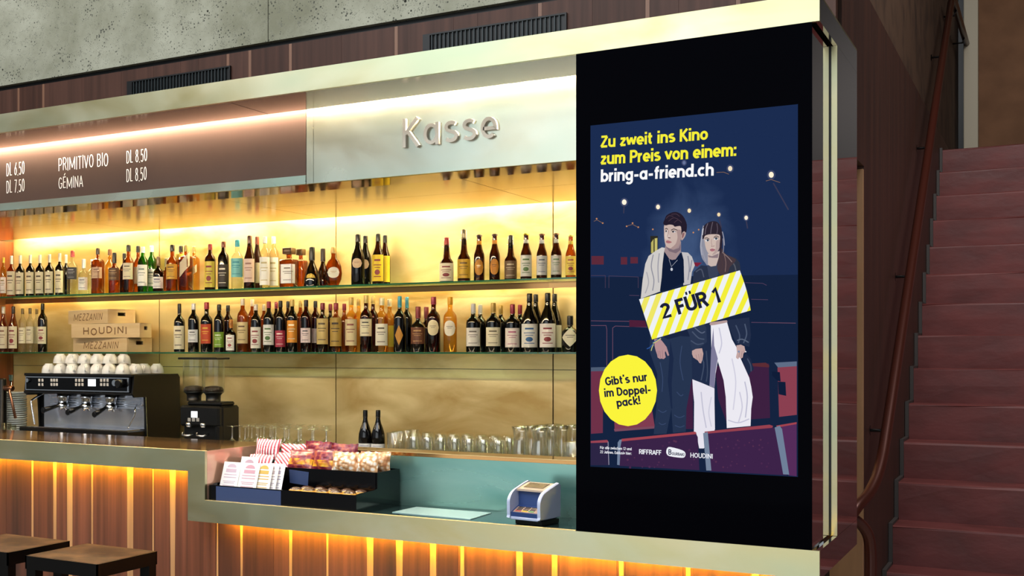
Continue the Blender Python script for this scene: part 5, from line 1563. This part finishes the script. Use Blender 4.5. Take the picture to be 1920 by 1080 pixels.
MB().bbox(gx0 + .03, gx1 - .005, YG + .03, YG + .17, zg, zg + .022, .008).build('top_plate', M['black'], gr_)
hops = []
for hx_ in (364, 400):
    p = onY(hx_, 700, YG + .1)
    MB().lathe([(.042, zg + .022), (.042, zg + .055), (.05, zg + .065), (.062, zg + .075)], (p.x, YG + .1, 0), 20).build('hopper_collar', M['black'], gr_)
    hp = MB().lathe([(.060, zg + .07), (.064, zg + .08), (.064, 1.462)], (p.x, YG + .1, 0), 24, cap=False).build('hopper', M['g_clear'], gr_)
    MB().lathe([(.0, zg + .076), (.058, zg + .077), (.060, zg + .088), (.05, zg + .102), (.02, zg + .108), (0, zg + .109)], (p.x, YG + .1, 0), 20).build('coffee_beans', pm('coffee_beans', '1a0d07', .4, col2='2e1a10', scale=(120, 120, 120), bump=.6) if 'coffee_beans' not in bpy.data.materials else bpy.data.materials['coffee_beans'], hp)
    hops.append(p.x)
MB().bbox(hops[0] - .068, hops[1] + .068, YG + .033, YG + .167, 1.4625, 1.474, .004).build('hopper_lid', M['black'], gr_)

# ---------------------------------------------------------------- plates, tap and glasses at the left end
p = onY(24, 740, 1.52)
pl0 = thing('plate', 'white plate in the tall stack left of the espresso machine', 'plate', (p.x, 1.52, ZC), 0, 'stack of white plates')
pb = MB().lathe([(.05, 0), (.055, .001), (.086, .003), (.0885, .005), (.0885, .0112), (.086, .0122), (.05, .006), (0, .0055)], seg=28).build
pl0.location = (0, 0, 0)
pc_ = pb('plate_body', M['plate'], pl0)
pl0.location = (p.x, 1.52, ZC)
note(pc_)
for i in range(1, 25):
    dup(pl0, (p.x + rc_.uniform(-.0015, .0015), 1.52 + rc_.uniform(-.0015, .0015), ZC + i * .0134), 0)
tp_ = onY(20, 728, 1.38)
tap = thing('beer_tap', 'copper beer tap with dark green handle at the left end', 'tap', (tp_.x - .07, 1.38, ZC))
MB().lathe([(.045, 0), (.045, .012), (.028, .02), (.026, tp_.z - ZC + .05), (.02, tp_.z - ZC + .06)], (tp_.x - .07, 1.38, ZC), 20).build('column', M['black_metal'], tap)
q_ = onY(28, 784, 1.33)
MB().lathe([(.016, tp_.x - .05), (.018, tp_.x - .045), (.018, tp_.x + .008), (.014, tp_.x + .02)], (0, 1.38, tp_.z), 16, ax='x').tube([(tp_.x, 1.375, tp_.z), (tp_.x + .006, 1.365, tp_.z - .02), (q_.x, 1.335, q_.z)], .009, 10).build('spout', M['copper_dark'], tap)
h_ = onY(20.5, 703, 1.38)
MB().tube([(tp_.x, 1.38, tp_.z + .01), (h_.x, 1.38, tp_.z + .05)], .007, 10).build('lever', M['chrome'], tap)
MB().tube([(h_.x, 1.38, tp_.z + .045), (h_.x, 1.38, h_.z)], .011, 10, r2=.014).build('handle', pm('tap_handle', '12302e', .35), tap)
for gx, gy, gr2, gt in ((10, 794, .03, 'small clear glass at the left end, left of two'), (21, 797, .024, 'small clear glass beside the plates, right of two')):
    g = onY(gx, gy, 1.30)
    o = MB().lathe([(gr2 * .8, ZC), (gr2, ZC + .01), (gr2, g.z), (gr2 * .92, g.z), (gr2 * .9, ZC + .012), (0, ZC + .008)], (g.x, 1.31, 0), 18).build('small_glass', M['g_clear'], None)
    tag(o, gt, 'glass', 'small glasses at the tap')

# upturned wine glasses in rows
wg = MB().lathe([(0, .104), (.010, .100), (.028, .083), (.0365, .055), (.0345, .03), (.0295, 0), (.031, 0), (.036, .03), (.038, .055), (.030, .085), (.012, .103), (.005, .11), (.0042, .165), (.008, .172), (.030, .1765), (.0315, .178), (0, .1785)], seg=20, cap=False).build('wine_glass', M['g_bar'])
tag(wg, 'clear stemmed wine glass upside down in the rows on the back counter', 'wine glass', 'upturned wine glasses on the back counter')
first = True
for j in range(5):
    yy = 1.50 + j * .085
    xa_ = max(onY(435, 806, yy).x, gx1 + .05); xb_ = onY(612, 806, yy).x
    n = int((xb_ - xa_) / .078) + 1
    for i in range(n):
        if j == 0 and i < 1: pass
        loc = (xa_ + (xb_ - xa_) * i / (n - 1) + rc_.uniform(-.002, .002), yy + rc_.uniform(-.003, .003), ZC - (.016 if j == 0 and i == 1 else 0) * 0)
        if first: wg.location = loc; first = False
        else: dup(wg, loc)
# stacked tumblers
tm = MB().lathe([(0, .072), (.0262, .070), (.0318, 0), (.034, 0), (.0345, .004), (.030, .078), (.027, .082), (0, .0815)], seg=20, cap=False).build('tumbler', M['g_bar'])
tag(tm, 'clear glass tumbler upside down in the stacked rows behind the cash desk', 'glass', 'upturned tumblers on the back counter')
first = True
for lev in range(2):
    for j in range(5):
        yy = 1.50 + j * .076
        xa_ = onY(764, 830, yy).x + .04; xb_ = onY(955, 830, 1.52).x - .02
        n = int((xb_ - xa_) / .074) + 1
        for i in range(n):
            loc = (xa_ + i * .074 + rc_.uniform(-.003, .003), yy + rc_.uniform(-.003, .003), ZC + lev * .0825)
            if first: tm.location = loc; first = False
            else: dup(tm, loc)
for lev in range(2):
    for j in range(4):
        yy = 1.50 + j * .078
        for i in range(3):
            xa_ = onY(976, 820, 1.52).x + .245
            dup(tm, (xa_ + i * .076, yy, ZC + lev * .0825), label='clear glass tumbler upside down, stacked right of the carafes')
# taller glasses at both ends
tg = MB().lathe([(0, 0), (.026, 0), (.030, .01), (.036, .17), (.035, .172), (.032, .168), (.026, .012), (0, .010)], seg=18, cap=False).build('tall_glass', M['g_bar'])
spots = [(735, 1.56), (744, 1.66), (758, 1.74), (770, 1.83)]
first = True
for i, (xx_, yy) in enumerate(spots):
    loc = (onY(xx_, 810, yy).x, yy + .02, ZC)
    if first: tg.location = loc; first = False; tag(tg, 'tall clear glass beside the pair of black wine bottles', 'glass', 'tall glasses on the back counter')
    else: dup(tg, loc)
dup(tg, (onY(1073, 820, 1.44).x, 1.44, ZC), label='tall clear glass against the black display edge')
# carafes
cf_ = MB().lathe([(0, 0), (.030, 0), (.040, .008), (.044, .05), (.040, .12), (.033, .16), (.034, .20), (.043, .228), (.041, .229), (.031, .20), (.030, .16), (.038, .12), (.041, .05), (.036, .012), (0, .01)], seg=20, cap=False).build('carafe', M['g_bar'])
tag(cf_, 'clear glass carafe in the cluster at the right end of the back counter', 'carafe', 'glass carafes on the back counter')
first = True
Xa = onY(976, 820, 1.52).x
for dx_, yy in ((0, 1.52), (.095, 1.52), (.02, 1.617), (.115, 1.617), (.04, 1.714), (.135, 1.714), (.06, 1.811), (.155, 1.811)):
    loc = (Xa + dx_, yy, ZC)
    if first: cf_.location = loc; first = False
    else: dup(cf_, loc)

# ================================================================ CASH DESK
ZD = .8865
sd = thing('snack_stand', 'black acrylic two-tier snack stand on the cash desk', 'display stand', (-2.53, .2, ZD))
SX0, SX1 = -2.880, -2.20
prof = [(.022, ZD), (.022, .962), (.06, .966), (.17, .967), (.194, .972), (.194, 1.034), (.388, 1.034), (.388, ZD)]
for xs in (SX0, SX1 - .006):
    MB().prism(prof, xs, xs + .006, 'x').build('side_panel', M['black_gloss'], sd)
MB().box(SX0 + .006, SX1 - .006, .022, .027, ZD, .962).build('front_lip', M['black_gloss'], sd)
MB().box(SX0 + .035, -2.535, .0205, .0222, ZD + .004, .958).build('lip_reflection', M['blue_card_reflection'], sd)['label'] = 'painted blue reflection on the front lip'  # blue strip painted in for a reflection on the black lip
MB().box(SX0 + .006, SX1 - .006, .027, .19, .937, .942).build('lower_tray', M['black_gloss'], sd)
MB().box(SX0 + .006, SX1 - .006, .190, .195, .930, 1.034).build('upper_front', M['black_gloss'], sd)
MB().box(SX0 + .006, SX1 - .006, .195, .386, 1.012, 1.017).build('upper_tray', M['black_gloss'], sd)
MB().box(SX0 + .006, SX1 - .006, .383, .388, ZD, 1.034).build('back_panel', M['black_gloss'], sd)

# leaflets leaning in the lower tray
def leaflet(x, y, w, h, lean, yaw, label, ink):
    t = thing('leaflet', label, 'leaflet', (x, y, .9425), yaw, 'leaflets in the snack stand')
    t.location = (0, 0, 0)
    c, s = math.cos(lean), math.sin(lean)
    def P(u, v, e=0): return (u, v * s - e * c, v * c + e * s * 0)
    m = MB()
    m.add([P(-w / 2, 0), P(w / 2, 0), P(w / 2, h), P(-w / 2, h)] + [(q[0], q[1] + .0012, q[2]) for q in (P(-w / 2, 0), P(w / 2, 0), P(w / 2, h), P(-w / 2, h))],
          [(0, 1, 2, 3), (7, 6, 5, 4), (0, 4, 5, 1), (1, 5, 6, 2), (2, 6, 7, 3), (3, 7, 4, 0)])
    m.build('sheet', M['paper'], t)
    k = MB()
    for f, g, hh in ((.62, .3, .015), (.52, .36, .004), (.42, .36, .004), (.28, .36, .003), (.22, .3, .003), (.12, .34, .003)):
        k.add([P(-w * g, h * f, .0006), P(w * g, h * f, .0006), P(w * g, h * f + hh, .0006), P(-w * g, h * f + hh, .0006)], [(0, 1, 2, 3)], 0)
    k.add([P(w * .26 * math.cos(a * math.pi / 8), h * .8 + .016 * math.sin(a * math.pi / 8), .0006) for a in range(9)], [tuple(range(9))], 0)
    k.build('print', flat(ink, .7), t)
    t.location = (x, y, .9425)
    return t


leaflet(-2.825, .075, .085, .115, .36, 0, 'white leaflet at the left end of the snack stand', 'c9b2c0')
leaflet(-2.735, .075, .090, .115, .36, 0, 'white leaflet with reddish crest, second from left in the stand', 'c99aa8')
leaflet(-2.775, .125, .085, .135, .34, 0, 'white leaflet peeping up behind the two front ones', 'b89aa8')
for i, (dx, l_) in enumerate(((-2.672, 'white leaflet with yellow corner right of the crest leaflet'), (-2.652, 'white leaflet fanned second from the right'), (-2.632, 'white leaflet fanned outermost right in the stand'))):
    leaflet(dx, .085 + i * .014, .08, .115, .34, 0, l_, ('d9b25a', 'b8a8b0', 'a8a0b8')[i])
cd = thing('price_card', 'small blue-grey price card on the black stand front', 'card', (-2.545, .1885, .985))
MB().prism([(-2.595, .972), (-2.510, .965), (-2.506, 1.020), (-2.598, 1.026)], .1870, .1895, 'y').build('card', M['blue_card_reflection'], cd)


def bag(x, y, z, w, h, t, lean, yaw, mats, label, cat='snack bag', group='snack bags on the stand', seed=0, crimp=True):
    """a filled pillow bag with flat crimped ends"""
    r = random.Random(seed)
    o = thing('snack_bag', label, cat, (x, y, z), yaw, group)
    o.location = (0, 0, 0)
    nx, nz = 12, 14
    c, s = math.cos(lean), math.sin(lean)
    m = MB()
    wr = [r.uniform(-.5, .5) for _ in range(200)]
    for side in (-1, 1):
        v, f = [], []
        for j in range(nz + 1):
            for i in range(nx + 1):
                u, q = i / nx, j / nz
                e = (math.sin(math.pi * u) ** .6) * (max(0, math.sin(math.pi * min(1, max(0, (q - .06) / .88)))) ** .55)
                d = side * (t / 2 * e * (1 + .18 * wr[(i * 7 + j * 13 + side * 31) % 200]) + .0006)
                zz = q * h + (.006 * wr[(i * 3) % 200] if j == nz else 0)
                xx_ = (u - .5) * w * (1 - .06 * math.sin(math.pi * q))
                v.append((xx_, d * c + zz * s, zz * c - d * s * .6 + t * .3 * s))
        for j in range(nz):
            for i in range(nx):
                q = [j * (nx + 1) + i, j * (nx + 1) + i + 1, (j + 1) * (nx + 1) + i + 1, (j + 1) * (nx + 1) + i]
                mi = 1 if (len(mats) > 1 and 3 <= j <= 6) else 0
                m.add([v[k] for k in q], [(0, 1, 2, 3) if side < 0 else (3, 2, 1, 0)], mi, True)
    m.build('bag_body', mats, o)
    o.location = (x, y, z)
    return o


B_ST = stripe_mat('red_white_stripes', 'c23a4a', 'f4ece6', 22, .3)
B_S2 = stripe_mat('red_white_stripes_fine', 'b83244', 'efe6e0', 30, .3, 'DIAGONAL')
B_RD = spot_mat('dark_red_foil', '6a1c2c', '7c2234', 'a04a34', 60, .25)
B_YE = spot_mat('yellow_foil_band', 'e0a820', 'd98a1c', '8a3a20', 40, .25)
B_PC = spot_mat('caramel_popcorn', 'f8eee0', 'dcae7c', 'b0764c', 60, .35)
ZT = 1.0175
bag(-2.775, .235, ZT, .115, .060, .03, .55, .1, [B_ST], 'red and white striped snack bag lying front left on the stand', seed=1)
bag(-2.79, .315, ZT + .03, .13, .085, .035, .25, -.08, [B_ST], 'red and white striped snack bag standing at the back left', seed=2)
bag(-2.665, .325, ZT + .02, .12, .08, .035, .2, .12, [B_S2], 'finely striped red and white snack bag right of the back left one', seed=3)
bag(-2.675, .235, ZT, .085, .075, .03, .6, -.15, [B_S2], 'finely striped snack bag lying in front of the dark red bags', seed=4)
bag(-2.585, .235, ZT, .12, .095, .035, .6, .05, [B_RD, B_YE], 'dark red snack bag with yellow band, front left of the dark ones', seed=5)
bag(-2.545, .325, ZT + .01, .13, .105, .035, .12, -.05, [B_RD], 'dark red snack bag standing at the back, left of the middle', seed=6)
bag(-2.465, .225, ZT, .105, .095, .03, .35, 0, [B_RD, B_YE], 'dark red snack bag with yellow foot beside the popcorn', seed=7)
bag(-2.43, .335, ZT + .01, .13, .10, .035, .1, .06, [B_RD], 'dark red snack bag standing at the back beside the popcorn', seed=8)
bag(-2.365, .225, ZT, .115, .085, .045, .2, .05, [B_PC], 'bag of caramel popcorn, left one of the front pair', seed=9)
bag(-2.265, .225, ZT, .105, .085, .045, .2, -.1, [B_PC], 'bag of caramel popcorn, right one of the front pair', seed=10)
bag(-2.275, .32, ZT, .13, .085, .05, .1, .1, [B_PC], 'bag of caramel popcorn lying at the back', seed=11)

# pastries in the lower tray
pa = thing('pastry', 'chocolate-topped golden pastry in the lower tray of the stand', 'pastry', (0, 0, 0), 0, 'pastries in the lower tray')
pb1 = MB().lathe([(.020, 0), (.027, .006), (.030, .014), (.026, .021), (.018, .025), (0, .026)], seg=18).build('cake', M['cake'], pa)
pb2 = MB().lathe([(.0275, .018), (.024, .0235), (.014, .029), (0, .031)], seg=18).build('chocolate_top', M['choc'], pa)
note(pb1, pb2)
first = True
for j, yy in enumerate((.062, .125)):
    for i in range(5):
        loc = (-2.49 + i * .060 + j * .012, yy, .9425)
        if first: pa.location = loc; first = False
        else: dup(pa, loc, rc_.uniform(0, 3))

mt_ = MB().prism([(-2.125, .172), (-1.795, .150), (-1.80, .365), (-2.118, .372)], ZD - .0003, ZD + .0022, 'z').build('counter_mat', M['mat'])
tag(mt_, 'pale turquoise glass money mat on the cash desk', 'mat')

# ---------------------------------------------------------------- card terminal
T0 = onY(962, 970, .12)
tw_, td, th = .115, .135, .128
tx, ty = -1.565, .185
ct = thing('card_terminal', 'white and blue card payment terminal on the cash desk', 'payment terminal', (0, 0, 0))
zt0 = .012


def side_prof(o=0):
    base = [(-td / 2 + .006, .020 + o), (-td / 2 - .001, .030), (-td / 2 - .002, .060), (-td / 2 - .001, .082 - o), (-td / 2 + .010, .099 - o), (-td / 2 + .034, .113 - o), (td / 2 - .020, .134 - o), (td / 2 - .006, .133 - o), (td / 2, .122), (td / 2, .07), (td / 2 - .002, .032), (td / 2 - .012, .020 + o)]
    return [(p.x, p.y) for p in smooth_path(base, 3, True)]


for sx in (-1, 1):
    xa_ = sx * tw_ / 2
    m = MB()
    A1 = side_prof(0)
    outer = [(xa_ + sx * .004, q[0], q[1]) for q in side_prof(.003)]
    mid = [(xa_, q[0], q[1]) for q in A1]
    inner = [(xa_ - sx * .007, q[0], q[1]) for q in A1]
    n = len(A1)
    v = outer + mid + inner
    f = [tuple(range(n)), tuple(range(3 * n - 1, 2 * n - 1, -1))]
    for k in range(2):
        f += [(k * n + i, (k + 1) * n + i, (k + 1) * n + (i + 1) % n, k * n + (i + 1) % n) for i in range(n)]
    m.add(v, f)
    m.build('side_shell', M['term_white'], ct)
MB().bbox(-tw_ / 2 + .006, tw_ / 2 - .006, -td / 2 + .002, td / 2 - .01, .016, .026, .002).build('bottom_shell', M['term_white'], ct)
MB().bbox(-tw_ / 2 + .004, tw_ / 2 - .004, td / 2 - .03, td / 2 - .004, .02, th - .012, .004).build('rear_shell', M['term_white'], ct)
MB().bbox(-tw_ / 2 + .007, tw_ / 2 - .007, -td / 2 + .055, -td / 2 + .06, .04, .112, .001).build('hood', M['term_blue'], ct)
tpn = MB().prism([(-td / 2 + .042, .108), (-td / 2 + .043, .1145), (td / 2 - .014, .132), (td / 2 - .014, .126)], -tw_ / 2 + .007, tw_ / 2 - .007, 'x')
tpn.build('top_plate', flat('a89888', .4), ct)
MB().prism([(-td / 2 + .062, .1175), (-td / 2 + .062, .1205), (td / 2 - .026, .1308), (td / 2 - .026, .128)], -.036, .036, 'x').build('display', flat('4a4640', .15), ct)
MB().prism([(-td / 2 + .006, .026), (-td / 2 + .004, .040), (-td / 2 + .055, .060), (-td / 2 + .055, .026)], -tw_ / 2 + .007, tw_ / 2 - .007, 'x').build('keypad_bed', M['term_blue'], ct)
plate = MB().prism([(-td / 2 + .007, .0415), (-td / 2 + .007, .0425), (-td / 2 + .042, .0562), (-td / 2 + .042, .0552)], -.044, .044, 'x')
plate.build('key_plate', flat('a88c78', .45), ct)
for r_ in range(4):
    for c_ in range(3):
        yy = -td / 2 + .011 + r_ * .0082
        zz = .0425 + (yy + td / 2 - .007) * .39
        col = '2c2a30' if r_ else ('b83a3a', 'e6c21e', '4a9a5a')[c_]
        MB().bbox(-.030 + c_ * .024 - .008, -.030 + c_ * .024 + .012, yy, yy + .0052, zz - .001, zz + .003, .001).build('key', flat(col, .4), ct)
MB().bbox(-tw_ / 2 + .014, tw_ / 2 + .0, -td / 2 + .02, td / 2 - .002, 0, .017, .002).build('foot', M['black'], ct)
ct.location = (tx, ty, ZD)
ct.rotation_euler = (0, 0, math.radians(-9))
ct.scale = (1.08, 1.08, 1.08)

# ================================================================ BAR STOOLS
def stool(cx, cy, label):
    t = thing('bar_stool', label, 'bar stool', (0, 0, 0), 0, 'square bar stools at the counter')
    s, z = .174, .75
    MB().bbox(-s + .004, s - .004, -s + .004, s - .004, z - .012, z, .002).build('seat', M['seat'], t)
    fr = MB()
    for a in (-1, 1):
        fr.box(-s, s, a * s - (.006 if a > 0 else 0), a * s + (.006 if a < 0 else 0), z - .05, z - .001)
        fr.box(a * s - (.006 if a > 0 else 0), a * s + (.006 if a < 0 else 0), -s, s, z - .05, z - .001)
    fr.build('seat_frame', M['black_metal'], t)
    for a in (-1, 1):
        for b_ in (-1, 1):
            x_, y_ = a * (s - .0245), b_ * (s - .0245)
            MB().bbox(x_ - .0225, x_ + .0225, y_ - .0225, y_ + .0225, 0, z - .03, .002).build('leg', M['black_metal'], t)
    ft = MB()
    ft.box(-s + .04, s - .04, -s + .012, -s + .032, .22, .24)
    ft.build('footrest', M['black_metal'], t)
    t.location = (cx, cy, 0)


stool(-3.008, -.56, 'black steel bar stool with worn wooden seat, right one, nearer the cash desk')
stool(-3.455, -.55, 'black steel bar stool with worn wooden seat, left one, cut by the picture edge')
